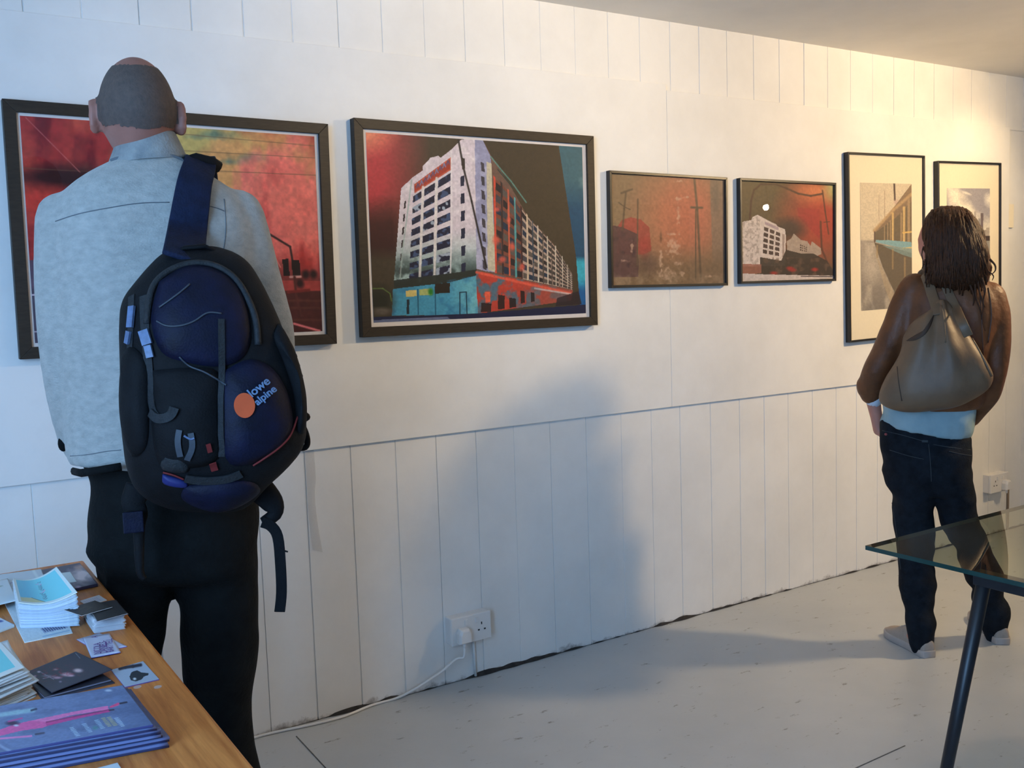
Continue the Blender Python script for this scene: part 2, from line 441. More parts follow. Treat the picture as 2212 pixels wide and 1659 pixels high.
# ---------------------------------------------------------------- painted surfaces: colours held on the mesh itself
rng = np.random.default_rng(5)
def homography(src, dst):
    A = []
    for (x, y), (u, v) in zip(src, dst):
        A.append([x, y, 1, 0, 0, 0, -u*x, -u*y, -u]); A.append([0, 0, 0, x, y, 1, -v*x, -v*y, -v])
    return np.linalg.svd(np.array(A, float))[2][-1].reshape(3, 3)
def vnoise(w, h, cells, oct=4, seed=0, ax=1.0, ay=1.0):
    r = np.random.default_rng(seed); out = np.zeros((h, w)); amp = 1; tot = 0
    for o in range(oct):
        nx = max(2, int(cells*ax*2**o)); ny = max(2, int(cells*ay*h/w*2**o))
        g = r.random((ny+2, nx+2))
        xs = np.linspace(0, nx-.001, w); ys = np.linspace(0, ny-.001, h)
        xi, yi = xs.astype(int), ys.astype(int); fx, fy = xs-xi, ys-yi
        fx = fx*fx*(3-2*fx); fy = fy*fy*(3-2*fy)
        a = g[np.ix_(yi, xi)]*(1-fx)+g[np.ix_(yi, xi+1)]*fx
        b = g[np.ix_(yi+1, xi)]*(1-fx)+g[np.ix_(yi+1, xi+1)]*fx
        out += amp*(a*(1-fy[:, None])+b*fy[:, None]); tot += amp; amp *= .5
    return out/tot
class Canvas:
    """raster whose pixels become face colours; v runs from the top"""
    def __init__(s, w, h, col, quad=None):
        s.w, s.h = w, h; s.a = np.ones((h, w, 3))*np.array(col, float)
        s.U, s.V = np.meshgrid((np.arange(w)+.5)/w, (np.arange(h)+.5)/h)
        if quad:
            H = homography([(0, 0), (1, 0), (1, 1), (0, 1)], quad)
            q = H@np.stack([s.U.ravel(), s.V.ravel(), np.ones(w*h)])
            s.X = (q[0]/q[2]).reshape(h, w); s.Y = (q[1]/q[2]).reshape(h, w)
        else: s.X, s.Y = s.U, s.V
    def mask(s, pts):
        m = np.zeros((s.h, s.w), bool); n = len(pts)
        for i in range(n):
            x0, y0 = pts[i]; x1, y1 = pts[(i+1) % n]
            if y0 == y1: continue
            c = ((s.Y >= min(y0, y1)) & (s.Y < max(y0, y1)))
            m ^= c & (s.X < (x1-x0)*(s.Y-y0)/(y1-y0)+x0)
        return m
    def put(s, m, col, al=1.0):
        m = m.astype(float)*al
        s.a = s.a*(1-m[..., None])+np.array(col, float)*m[..., None] if np.ndim(col) == 1 else s.a*(1-m[..., None])+col*m[..., None]
        return s
    def poly(s, pts, col, al=1.0): return s.put(s.mask(pts), col, al)
    def line(s, pts, w, col, al=1.0):
        for (x0, y0), (x1, y1) in zip(pts[:-1], pts[1:]):
            L = (x1-x0)**2+(y1-y0)**2+1e-9
            t = np.clip(((s.X-x0)*(x1-x0)+(s.Y-y0)*(y1-y0))/L, 0, 1)
            d = np.hypot(s.X-x0-t*(x1-x0), s.Y-y0-t*(y1-y0))
            s.put(np.clip(1.5-d/w*2, 0, 1), col, al)
        return s
    def blob(s, x, y, rx, ry, col, al=1.0, rot=0, soft=1.0):
        c, n = math.cos(rot), math.sin(rot); dx, dy = s.X-x, s.Y-y
        d = np.hypot((dx*c+dy*n)/rx, (-dx*n+dy*c)/ry)
        return s.put(np.clip((1.0+soft*.5-d)/soft, 0, 1), col, al)
    def quadgrid(s, q, nc, nr, fw, fh, col, al=1.0, persp=1.0, jit=0):
        TL, TR, BR, BL = [np.array(p, float) for p in q]; rr = random.Random(nc*7+nr)
        f = lambda t: (1-persp**-t)/(1-1/persp) if abs(persp-1) > 1e-3 else t
        for i in range(nc):
            for j in range(nr):
                u0, u1 = f((i+.5-fw/2)/nc), f((i+.5+fw/2)/nc); v0, v1 = (j+.5-fh/2)/nr, (j+.5+fh/2)/nr
                P = lambda u, v: tuple((TL*(1-u)+TR*u)*(1-v)+(BL*(1-u)+BR*u)*v)
                c = np.array(col, float)*(1+rr.uniform(-jit, jit))
                s.poly([P(u0, v0), P(u1, v0), P(u1, v1), P(u0, v1)], c, al)
        return s
    def grain(s, k, seed=1, cells=40):
        s.a = s.a*(1+k*(vnoise(s.w, s.h, cells, 3, seed)-.5)[..., None]*2); return s
    def linear(s):
        a = np.clip(s.a, 0, 255)/255
        return np.where(a <= .04045, a/12.92, ((a+.055)/1.055)**2.4)
def canvas_mesh(cv, TL, TR, BL, nrm=None, thick=0, side=(235, 235, 230), bend=None, BR=None):
    """sheet whose face carries the canvas; optional thickness and bending"""
    w, h = cv.w, cv.h
    u = np.linspace(0, 1, w+1); v = np.linspace(0, 1, h+1); U, Vv = np.meshgrid(u, v)
    TL, TR, BL = [np.array(p, float) for p in (TL, TR, BL)]
    BR = TR+BL-TL if BR is None else np.array(BR, float)
    P = (TL*((1-U)*(1-Vv))[..., None]+TR*(U*(1-Vv))[..., None]+BL*((1-U)*Vv)[..., None]+BR*(U*Vv)[..., None])
    n = np.array(nrm if nrm is not None else np.cross(BL-TL, TR-TL), float); n /= np.linalg.norm(n)
    if bend is not None: P = P+n*bend(U, Vv)[..., None]
    P = P.reshape(-1, 3); nv = len(P)
    i, j = np.meshgrid(np.arange(w), np.arange(h)); b = (j*(w+1)+i).ravel()
    F = np.stack([b, b+w+1, b+w+2, b+1], 1); colr = cv.linear().reshape(-1, 3)
    if thick:
        ring = [k for k in range(w+1)]+[k*(w+1)+w for k in range(1, h+1)]+[h*(w+1)+w-k for k in range(1, w+1)]+[(h-k)*(w+1) for k in range(1, h)]
        P2 = P[ring]-n*thick; P = np.vstack([P, P2]); m = len(ring)
        SF = np.array([[ring[k], ring[(k+1) % m], nv+(k+1) % m, nv+k] for k in range(m)])
        F = np.vstack([F, SF]); colr = np.vstack([colr, np.tile(lin(side), (m, 1))])
    me = bpy.data.meshes.new('sheet')
    me.vertices.add(len(P)); me.vertices.foreach_set('co', P.ravel())
    nf = len(F); me.loops.add(nf*4); me.loops.foreach_set('vertex_index', F.ravel().astype(np.int32))
    me.polygons.add(nf); me.polygons.foreach_set('loop_start', np.arange(0, nf*4, 4, dtype=np.int32))
    me.update(calc_edges=True); me.validate()
    ca = me.color_attributes.new('Col', 'FLOAT_COLOR', 'CORNER')
    cc = np.concatenate([np.repeat(colr, 4, 0), np.ones((nf*4, 1))], 1).astype(np.float32)
    ca.data.foreach_set('color', cc.ravel())
    return me
M_print = mat_attr('printed_picture', .45, .2)
M_sheet = mat_attr('printed_paper', .42, .35)

# ---------------------------------------------------------------- picture frames
M_frame = mat('dark_stained_wood_frame', (50, 42, 34), .5, var=.25, scale=30, stretch=(1, 1, 6), spec=.3)
M_thin = mat('thin_black_frame', (30, 27, 26), .35, var=.15, scale=60)
M_mat = mat('white_mount_board', (226, 218, 214), .8, var=.02, scale=80)
M_cream = mat('cream_mount_board', (238, 226, 200), .8, var=.02, scale=80)
M_glass = mat_pane('picture_glass', (1, 1, 1), 1.45)
def picture(name, q, fw, depth, matq, printq, cv, label, Mf, Mm, cat='picture', glass=M_glass):
    """q: the frame's front corners; matq/printq: opening and image corners, all read at the frame's front plane"""
    off = depth+.011
    W3 = [on_wall(x, y, off) for x, y in q]
    TL, TR, BR, BL = W3
    ex = ((TR-TL)+(BR-BL))/2; ey = ((TL-BL)+(TR-BR))/2; cen = (TL+TR+BL+BR)/4
    w, h = ex.length, ey.length
    a = math.atan2(ex.z, ex.x)*.5+math.atan2(-ey.x, ey.z)*.5
    R = Matrix.Rotation(-a, 4, 'Y')
    R = Matrix.Rotation(a, 4, Vector((0, -1, 0)))
    root = empty(name, (cen.x, -.0115, cen.z), label, cat)
    M = Matrix.Translation(Vector((cen.x, 0, cen.z)))@R
    def loc(x, y, z): return M@Vector((x, y, z))
    # frame: four mitred bars
    mb = MB(); y0, y1 = -.0115, -off
    o_ = [(-w/2, -h/2), (w/2, -h/2), (w/2, h/2), (-w/2, h/2)]
    i_ = [(-w/2+fw, -h/2+fw), (w/2-fw, -h/2+fw), (w/2-fw, h/2-fw), (-w/2+fw, h/2-fw)]
    for k in range(4):
        a_, b_, c_, d_ = o_[k], o_[(k+1) % 4], i_[(k+1) % 4], i_[k]
        mb.add([loc(p[0], y, p[1]) for y in (y0, y1) for p in (a_, b_, c_, d_)], [(0, 3, 2, 1), (4, 5, 6, 7), (0, 1, 5, 4), (2, 3, 7, 6), (1, 2, 6, 5), (3, 0, 4, 7)])
    mb.build('frame', Mf, root, bevel=.0012)
    iw, ih = w/2-fw+.001, h/2-fw+.001
    ym = -off+.010 if depth > .02 else -off+.006
    if Mm is not None:
        MB().add([loc(x, ym, z) for x, z in ((-iw, -ih), (iw, -ih), (iw, ih), (-iw, ih))], [(0, 1, 2, 3)]).build('mount', Mm, root)
    # image
    Hq = homography(q, [(-w/2, h/2), (w/2, h/2), (w/2, -h/2), (-w/2, -h/2)])
    pl = []
    for x, y in printq:
        p = Hq@np.array([x, y, 1]); pl.append((p[0]/p[2], p[1]/p[2]))
    x0 = (pl[0][0]+pl[3][0])/2; x1 = (pl[1][0]+pl[2][0])/2; z1 = (pl[0][1]+pl[1][1])/2; z0 = (pl[2][1]+pl[3][1])/2
    if Mm is None: x0, x1, z0, z1 = -iw, iw, -ih, ih
    me = canvas_mesh(cv, loc(x0, ym-.0008, z1), loc(x1, ym-.0008, z1), loc(x0, ym-.0008, z0))
    link('print', me, M_print, root)
    MB().add([loc(x, -off+.0035, z) for x, z in ((-iw, -ih), (iw, -ih), (iw, ih), (-iw, ih))], [(0, 1, 2, 3)]).build('glass', glass, root)
    return root
def crop(ox, oy, s):
    return lambda pts: [(ox+x*s, oy+y*s) for x, y in pts]

# --- red cloudscape with a street lamp
k = crop(0, 220, .3495)
q1 = [(145, 120), (1965, 182), (1978, 1405), (200, 1508)]
cv = Canvas(360, 260, (170, 50, 48), q1)
n1 = vnoise(360, 260, 4, 5, 3, 1.4, 1.0); n2 = vnoise(360, 260, 7, 5, 8, 2.2, 1); n3 = vnoise(360, 260, 5, 5, 21, 1.2, .9)
cv.put(np.clip((n1-.42)*5, 0, 1), (206, 74, 62), .8); cv.put(np.clip((n2-.55)*6, 0, 1), (110, 22, 34), .8)
cv.put(np.clip((n3-.56)*6, 0, 1), (214, 92, 66), .6)
yel = np.clip(1.35-np.hypot((cv.X-1370)/600, (cv.Y-360)/330)+(n1-.5)*1.6, 0, 1)
cv.put(np.clip(yel*1.8, 0, 1), (186, 172, 102), .95)
cv.put(np.clip((n3-.45)*6, 0, 1)*np.clip(yel*2, 0, 1), (218, 140, 92), .55)
for x, y, rx, ry in ((1330, 195, 210, 40), (1560, 330, 150, 36), (1200, 210, 90, 30), (1420, 360, 120, 26)):
    cv.put(np.clip(1.2-np.hypot((cv.X-x)/rx, (cv.Y-y)/ry)+(n2-.5)*2.4, 0, 1), (84, 116, 104), .8)
cor = np.clip(1.5-np.hypot((cv.X-1800)/330, (cv.Y-620)/300)+(n2-.5)*1.6, 0, 1)
cv.put(np.clip(cor*1.6, 0, 1), (232, 116, 106), .95); cv.put(np.clip((n2-.52)*5, 0, 1)*np.clip(cor, 0, 1), (206, 78, 76), .7); cv.put(np.clip((n3-.52)*6, 0, 1)*np.clip(cor, 0, 1), (240, 138, 124), .6)
cv.put(np.clip(1.5-np.hypot((cv.X-330)/260, (cv.Y-490)/85)+(n1-.5)*2, 0, 1), (46, 22, 26), .95)
cv.put(np.clip(1.3-np.hypot((cv.X-240)/240, (cv.Y-640)/110)+(n1-.5)*1, 0, 1), (208, 58, 50), .7)
dk = np.clip((cv.Y-900+(n1-.5)*500)/160, 0, 1); cv.put(dk, (112, 52, 50), .85)
cv.poly([(0, 1120), (2000, 1090), (2000, 1150), (0, 1200)], (196, 72, 66), .6)
cv.poly([(0, 1180), (2000, 1155), (2000, 1420), (0, 1530)], (72, 34, 32), .9)
for y in (1215, 1260, 1335): cv.line([(0, y+30), (2000, y)], 14, (104, 58, 48), .5)
cv.poly([(180, 1000), (300, 1000), (330, 1520), (190, 1520)], (84, 84, 104), .8)
cv.line([(180, 1215), (330, 1210)], 10, (210, 190, 200)); cv.line([(190, 1440), (330, 1430)], 8, (200, 180, 190))
for a in ([(1000, 190), (1965, 242)], [(1250, 420), (1965, 426)], [(150, 440), (700, 452)], [(1100, 300), (1965, 318)]): cv.line(a, 6, (110, 84, 60), .55)
cv.line([(180, 130), (500, 455)], 6, (214, 120, 110), .6)
cv.line([(1560, 745), (1790, 880), (1802, 965)], 13, (54, 34, 34))
cv.line([(1620, 660), (1650, 760), (1668, 900), (1725, 1010)], 8, (220, 130, 118), .8)
for p in ([(1738, 960), (1776, 955), (1782, 1062), (1742, 1066)], [(1796, 965), (1846, 960), (1852, 1062), (1800, 1066)]): cv.poly(p, (34, 20, 22))
cv.blob(1884, 1052, 22, 26, (40, 22, 24)); cv.blob(1932, 1050, 22, 26, (40, 22, 24)); cv.blob(1845, 1110, 24, 28, (44, 22, 24))
cv.line([(1785, 1070), (1850, 1066)], 14, (206, 150, 140)); cv.line([(1812, 1070), (1820, 1190), (1848, 1310)], 16, (90, 44, 40))
cv.line([(1770, 1165), (1900, 1150)], 18, (120, 40, 36)); cv.line([(1800, 1362), (1960, 1404)], 14, (226, 120, 124))
cv.grain(.14, 4, 60)
picture('picture_frame', k([(38, 22), (2048, 103), (2062, 1478), (102, 1615)]), .031, .030, None, k(q1), cv,
        'dark framed print of a red cloudy sky, behind the man with the backpack', M_frame, M_mat)

# --- tall white building
k = crop(740, 230, .3194)
q2 = [(180, 190), (1638, 258), (1648, 1392), (205, 1468)]
Wc, Hc2 = 430, 340
cv = Canvas(Wc, Hc2, (70, 60, 46), q2)  # brown ground imitates the dim room mirrored over the dark sky
n1 = vnoise(Wc, Hc2, 6, 5, 31); n2 = vnoise(Wc, Hc2, 24, 4, 32); n3 = vnoise(Wc, Hc2, 60, 2, 33)
red = np.clip(1-(cv.X-180)/430, 0, 1)*np.clip(1-(cv.Y-560)/420, 0, 1)
cv.put(np.clip(red*1.3, 0, 1), (184, 58, 64)); cv.put(np.clip(1.15-np.hypot((cv.X-170)/230, (cv.Y-180)/170), 0, 1), (232, 140, 104))
cv.put(np.clip((cv.Y-600)/200, 0, 1)*np.clip((1050-cv.Y)/100, 0, 1)*np.clip((420-cv.X)/80, 0, 1), (56, 24, 24), .8)
# blue pillar at the side
bl = cv.mask([(1476, 240), (1660, 250), (1660, 1400), (1612, 1400), (1585, 1000)])
cv.put(bl, (62, 100, 112)); cv.put(bl*np.clip((cv.Y-480)/200, 0, 1), (26, 72, 104), .9); cv.put(bl*np.clip((n1-.5)*5, 0, 1)*np.clip((700-cv.Y)/200, 0, 1), (128, 158, 158), .8)
cv.put(bl*np.clip((cv.Y-1000)/40, 0, 1)*np.clip((1250-cv.Y)/60, 0, 1), (58, 176, 196), .9); cv.put(bl*np.clip((cv.Y-1150)/100, 0, 1), (26, 96, 160), .8)
# side wing running away
wing = [(905, 225), (962, 222), (1018, 330), (1150, 540), (1262, 745), (1330, 810), (1440, 930), (1556, 1130), (1560, 1240), (900, 1110)]
cv.poly(wing, (110, 84, 72))
cv.poly([(905, 225), (962, 225), (1012, 330), (1020, 460), (1035, 1120), (960, 1110), (900, 1095)], (150, 150, 178))
cv.put(cv.mask([(905, 225), (985, 300), (990, 1110), (900, 1095)])*np.clip((n2-.45)*5, 0, 1), (190, 186, 204), .7)
cv.poly([(985, 370), (1018, 380), (1032, 1120), (980, 1100)], (196, 186, 160))
for i in range(8):
    y = 370+i*95; cv.poly([(945, y), (968, y+10), (972, y+70), (950, y+62)], (60, 54, 60), .9)
cols = [(206, 78, 58), (60, 48, 48), (196, 96, 72), (84, 150, 150), (64, 40, 40), (204, 180, 150), (60, 70, 80), (196, 190, 170), (90, 70, 60), (150, 170, 170)]
def wx(t): return 1030+(1558-1030)*(1-(1-t)**1.75)
def wtop(x): return float(np.interp(x, [1020, 1085, 1150, 1200, 1262, 1330, 1440, 1560], [470, 520, 590, 660, 745, 815, 935, 1130]))
def wbot(x): return 1125+(x-1030)*.2
nb = 19
for i in range(nb):
    a, b_ = wx(i/nb), wx((i+1)/nb); wd_ = b_-a
    cv.poly([(a, wtop(a)), (b_, wtop(b_)), (b_, wbot(b_)), (a, wbot(a))], (172, 148, 132) if i > 3 else (120, 70, 56))
    nr = 8
    for j in range(nr):
        f0, f1 = (j+.22)/nr, (j+.86)/nr; x0, x1 = a+wd_*.28, b_-wd_*.02
        P = lambda x, f: (x, wtop(x)+(wbot(x)-wtop(x))*f)
        c = [(46, 40, 42), (70, 66, 70), (40, 52, 70), (92, 84, 78)][(i*3+j*5) % 4]
        if i > 8: c = (66, 60, 58)
        cv.poly([P(x0, f0), P(x1, f0), P(x1, f1), P(x0, f1)], c)
    c = cols[i % len(cols)] if i < 7 else ((200, 190, 170) if i % 2 else (84, 74, 66))
    cv.poly([(a, wtop(a)-14), (a+wd_*.26, wtop(a+wd_*.26)-14), (a+wd_*.26, wbot(a)), (a, wbot(a))], c)
for p in ((1040, 900, 22, 30), (1080, 1030, 24, 20), (1150, 940, 16, 30), (1215, 1080, 18, 24), (1050, 690, 20, 16), (1130, 760, 14, 20)): cv.blob(p[0], p[1], p[2], p[3], (222, 96, 76), .8)
cv.line([(1015, 335), (1090, 430), (1150, 500), (1250, 640)], 9, (96, 150, 140), .8); cv.line([(1060, 420), (1160, 540)], 7, (40, 60, 56), .9)
# main front
front = [(408, 560), (482, 488), (556, 436), (556, 406), (610, 350), (662, 336), (676, 350), (752, 290), (800, 240), (822, 222), (908, 224), (904, 1100), (345, 1200)]
cv.poly(front, (212, 198, 204)); fm = cv.mask(front)
cv.put(fm*np.clip((n2-.5)*4, 0, 1), (232, 222, 222), .6); cv.put(fm*np.clip((cv.Y-820)/260, 0, 1), (140, 176, 170), .75)
cv.put(fm*np.clip((cv.Y-960)/160, 0, 1)*np.clip((n2-.38)*4, 0, 1), (46, 58, 56), .85)
cv.poly([(495, 532), (747, 342), (747, 428), (495, 592)], (164, 60, 44)); cv.line([(500, 538), (742, 352)], 8, (206, 110, 84), .7); cv.line([(500, 586), (742, 424)], 8, (206, 110, 84), .7)
for i in range(9):
    t = i/8; x = 520+t*205; y = 546-t*158; cv.line([(x-9, y+8), (x, y-20), (x+9, y+2)], 8, (120, 130, 168) if i % 2 else (96, 84, 120), .9)
def Lx(t, f): return (482-(482-440)*f)+t*((745-(745-725)*f)-(482-(482-440)*f))
bay = [(0.02, .24), (.31, .585), (.665, .99)]
for bi, (t0, t1) in enumerate(bay):
    for j in range(8):
        f0 = (j+.12)/8; f1 = (j+.72)/8
        def Q(t, f):
            x = Lx(t, f); yt = 606-(606-436)*t; yb = 1205-(1205-1150)*t
            return (x, yt+(yb-yt)*f)
        pl = [Q(t0, f0), Q(t1, f0), Q(t1, f1), Q(t0, f1)]
        cv.poly(pl, (34, 36, 58)); mk = cv.mask(pl)
        cv.put(mk*np.clip((n3-.52)*8, 0, 1), (76, 96, 132), .8)
        if (bi, j) in ((2, 2), (2, 6), (2, 7), (1, 3), (0, 1)): cv.put(mk*np.clip((n3-.5)*9, 0, 1), (196, 204, 210), .7)
for t in (.275, .625): cv.line([Q(t, -.02), Q(t, 1)], 16, (222, 214, 208), .9)
for j in range(7):
    y = 472+j*118; cv.poly([(808+j*-1, y), (833, y-8), (832-j, y+62), (806-j, y+68)], (40, 44, 66))
    y2 = 640+j*88; cv.poly([(428-j*8, y2+6), (440-j*8, y2), (434-j*8, y2+52), (422-j*8, y2+58)], (52, 44, 48))
cv.line([(480, 500), (405, 1000), (385, 1190)], 9, (160, 176, 170), .8)
cv.line([(748, 300), (742, 800), (726, 1150)], 10, (232, 224, 222), .8)
cv.line([(798, 226), (826, 400), (880, 640), (972, 1085)], 12, (46, 40, 38)); cv.poly([(815, 345), (838, 350), (838, 420), (818, 425)], (54, 46, 42))
# ground floor
cv.poly([(345, 1180), (720, 1130), (905, 1100), (905, 1150), (722, 1200), (345, 1240)], (44, 50, 46), .95)
cv.poly([(338, 1240), (722, 1190), (902, 1142), (910, 1408), (328, 1420)], (70, 146, 176)); gm = cv.mask([(722, 1190), (902, 1142), (910, 1408), (722, 1414)])
cv.put(gm*np.clip((cv.X-700)/220, 0, 1), (132, 196, 196), .8); cv.put(cv.mask([(338, 1240), (902, 1142), (910, 1408), (328, 1420)])*np.clip((n2-.5)*4, 0, 1), (44, 110, 150), .6)
cv.poly([(620, 1202), (722, 1192), (722, 1262), (620, 1268)], (42, 36, 30)); cv.poly([(424, 1250), (496, 1244), (496, 1286), (424, 1292)], (206, 186, 112)); cv.poly([(514, 1240), (602, 1232), (602, 1276), (514, 1282)], (170, 178, 108)); cv.blob(592, 1256, 16, 24, (40, 120, 40))
cv.line([(786, 1404), (788, 1258), (832, 1254), (834, 1404)], 7, (24, 50, 66)); cv.poly([(428, 1310), (446, 1308), (446, 1408), (428, 1410)], (34, 44, 54)); cv.line([(505, 1240), (505, 1410)], 7, (30, 84, 110)); cv.line([(622, 1270), (622, 1410)], 7, (30, 84, 110))
cv.poly([(900, 1108), (1560, 1236), (1548, 1306), (1100, 1372), (908, 1400)], (186, 66, 52)); rm = cv.mask([(900, 1108), (1560, 1236), (1548, 1306), (1100, 1372), (908, 1400)])
cv.put(rm*np.clip((n2-.52)*6, 0, 1), (56, 118, 140), .8); cv.put(rm*np.clip((cv.X-1150)/260, 0, 1), (140, 84, 72), .6)
for x0, x1, y0, y1 in ((1046, 1092, 1270, 1372), (1124, 1170, 1290, 1360), (930, 1000, 1326, 1392), (1200, 1230, 1240, 1330), (1270, 1296, 1250, 1320)): cv.poly([(x0, y0), (x1, y0+6), (x1, y1-6), (x0, y1)], (40, 30, 30), .9)
cv.poly([(958, 1252), (992, 1250), (994, 1320), (960, 1322)], (226, 96, 70)); cv.line([(905, 1120), (1250, 1195), (1540, 1255)], 18, (222, 92, 70), .9); cv.line([(1300, 1225), (1550, 1262)], 12, (206, 200, 196), .7)
cv.blob(245, 1320, 90, 90, (40, 40, 30), .95); cv.line([(205, 1238), (270, 1236), (318, 1270), (328, 1320)], 8, (96, 120, 60), .8); cv.blob(260, 1390, 60, 26, (112, 100, 90), .7)
cv.poly([(195, 1432), (908, 1400), (1660, 1330), (1660, 1400), (195, 1480)], (34, 38, 66)); cv.poly([(195, 1452), (700, 1424), (720, 1440), (195, 1475)], (128, 138, 170), .7); cv.poly([(1450, 1290), (1600, 1240), (1620, 1330), (1440, 1345)], (44, 34, 40), .8)
cv.grain(.10, 6, 120)
picture('picture_frame', k([(95, 100), (1706, 180), (1720, 1462), (120, 1583)]), .031, .030, None, k(q2), cv,
        'dark framed print of a tall white corner building against a black and red sky', M_frame, M_mat)

# --- street with poles, hazed by a painted room reflection
k = crop(1280, 300, .2772)
q3 = [(135, 250), (1055, 297), (1055, 1138), (147, 1165)]
cv = Canvas(240, 190, (122, 100, 74), q3)
n1 = vnoise(240, 190, 4, 5, 41); n2 = vnoise(240, 190, 22, 4, 42); n3 = vnoise(240, 190, 50, 2, 43)
cv.put(np.clip(1.4-np.hypot((cv.X-680)/330, (cv.Y-620)/430), 0, 1), (172, 100, 72), .9); cv.put(np.clip(1.3-np.hypot((cv.X-800)/230, (cv.Y-560)/330), 0, 1), (180, 92, 70), .7)
cv.poly([(940, 280), (1080, 290), (1080, 1160), (960, 1150)], (122, 100, 84), .9); cv.put(np.clip(1.2-np.hypot((cv.X-985)/45, (cv.Y-420)/170), 0, 1), (88, 78, 72), .7)
cv.put(np.clip((cv.Y-820)/200, 0, 1), (104, 82, 60), .85)
cv.poly([(190, 690), (230, 630), (300, 608), (380, 625), (450, 690), (466, 880), (400, 910), (190, 910)], (150, 52, 46), .85); cv.blob(410, 850, 40, 90, (150, 44, 44), .6)
cv.poly([(140, 672), (235, 690), (356, 745), (362, 1092), (140, 1100)], (68, 42, 48), .9); cv.put(cv.mask([(140, 672), (362, 745), (362, 1092), (140, 1100)])*np.clip((n2-.5)*4, 0, 1), (48, 30, 40), .8)
cv.put(np.clip(1.2-np.hypot((cv.X-430)/110, (cv.Y-990)/110), 0, 1), (72, 52, 48), .7)
for a, w in (([(262, 410), (248, 540), (234, 710)], 15), ([(225, 412), (312, 380)], 16), ([(204, 490), (260, 530), (296, 545)], 9), ([(358, 460), (352, 1000)], 11), ([(814, 295), (836, 540), (862, 1110)], 17), ([(788, 524), (874, 526)], 18), ([(824, 540), (820, 1110)], 10)): cv.line(a, w, (74, 60, 46), .85)
for x, y, rx, ry in ((690, 312, 30, 10), (690, 452, 28, 12), (755, 440, 20, 10), (684, 560, 10, 70), (636, 740, 40, 12), (640, 850, 46, 60), (690, 650, 16, 14), (665, 975, 34, 14), (540, 950, 12, 80), (600, 1070, 60, 46), (715, 1065, 12, 20), (930, 1082, 40, 8), (310, 850, 10, 40), (250, 960, 34, 10)):
    cv.put(np.clip(1.3-np.hypot((cv.X-x)/rx, (cv.Y-y)/ry)+(n3-.5)*2.2, 0, 1), (206, 172, 148), .6)
cv.put(np.clip((cv.Y-1040)/60, 0, 1)*np.clip((n2-.35)*3, 0, 1), (150, 128, 104), .5); cv.blob(542, 770, 9, 40, (90, 60, 44), .8)
cv.a = cv.a*.86+np.array([150, 128, 104])*.2; cv.grain(.10, 3, 60)  # brown wash puts the room's reflection in the glass into the print
picture('picture_frame', k([(135, 249), (1055, 296), (1055, 1139), (147, 1166)]), .010, .022, None, k(q3), cv,
        'thin framed print of a brown street with telegraph poles under painted reflection haze', M_thin, None)

# --- white factory block at dusk
q4 = [(1150, 305), (1902, 340), (1900, 1107), (1158, 1130)]
cv = Canvas(230, 200, (88, 74, 50), q4)
n1 = vnoise(230, 200, 4, 5, 51); n2 = vnoise(230, 200, 24, 4, 52); n3 = vnoise(230, 200, 60, 2, 53)
cv.put(np.clip(1.35-np.hypot((cv.X-1790)/300, (cv.Y-610)/360), 0, 1), (170, 62, 46), .95); cv.put(np.clip(1.2-np.hypot((cv.X-1760)/200, (cv.Y-390)/110), 0, 1), (212, 122, 78), .9)
cv.put(np.clip(1.25-np.hypot((cv.X-1900)/90, (cv.Y-370)/140), 0, 1), (176, 170, 112), .9); cv.poly([(1610, 525), (1790, 540), (1790, 780), (1620, 600)], (150, 40, 44), .5)
cv.blob(1545, 700, 120, 80, (52, 46, 42), .8)
cv.line([(1228, 620), (1240, 470), (1262, 385), (1320, 335), (1440, 336), (1530, 372), (1620, 412), (1720, 430), (1812, 412)], 15, (70, 44, 32), .9)
for a, w in (([(1814, 385), (1836, 560), (1862, 740)], 11), ([(1798, 640), (1806, 860), (1865, 1010)], 15), ([(1310, 600), (1296, 1080)], 12), ([(1825, 645), (1870, 640)], 8)): cv.line(a, w, (78, 46, 34), .85)
cv.poly([(1150, 660), (1180, 640), (1240, 630), (1250, 605), (1290, 585), (1390, 640), (1440, 662), (1452, 680), (1512, 704), (1518, 760), (1514, 1000), (1150, 1010)], (214, 202, 198))
cv.put(cv.mask([(1150, 660), (1310, 590), (1300, 1010), (1150, 1010)])*np.clip((n3-.5)*6, 0, 1), (150, 136, 130), .6)
cv.quadgrid([(1338, 672), (1480, 730), (1470, 930), (1325, 905)], 3, 5, .72, .68, (66, 50, 48), 1, 1, .2)
cv.poly([(1350, 640), (1460, 688), (1458, 712), (1350, 664)], (170, 150, 164), .9); cv.poly([(1490, 740), (1508, 745), (1506, 930), (1488, 930)], (150, 130, 124), .8)
cv.poly([(1526, 800), (1560, 780), (1582, 738), (1640, 790), (1690, 800), (1716, 838), (1728, 800), (1800, 858), (1804, 905), (1720, 940), (1530, 940)], (168, 154, 144), .95)
cv.quadgrid([(1630, 820), (1690, 845), (1690, 890), (1630, 880)], 4, 3, .7, .6, (70, 56, 50), .9)
cv.poly([(1310, 930), (1480, 960), (1520, 870), (1640, 900), (1740, 900), (1850, 960), (1900, 1040), (1900, 1090), (1310, 1080)], (48, 40, 34), .92); cv.put(cv.mask([(1310, 930), (1900, 940), (1900, 1090), (1310, 1080)])*np.clip((n2-.52)*6, 0, 1), (96, 72, 60), .7)
cv.poly([(1150, 985), (1320, 990), (1320, 1062), (1150, 1070)], (150, 92, 78), .85)
for x, y in ((1550, 1020), (1570, 1035), (1420, 1060), (1750, 1030)): cv.blob(x, y, 28, 14, (166, 40, 34), .85)
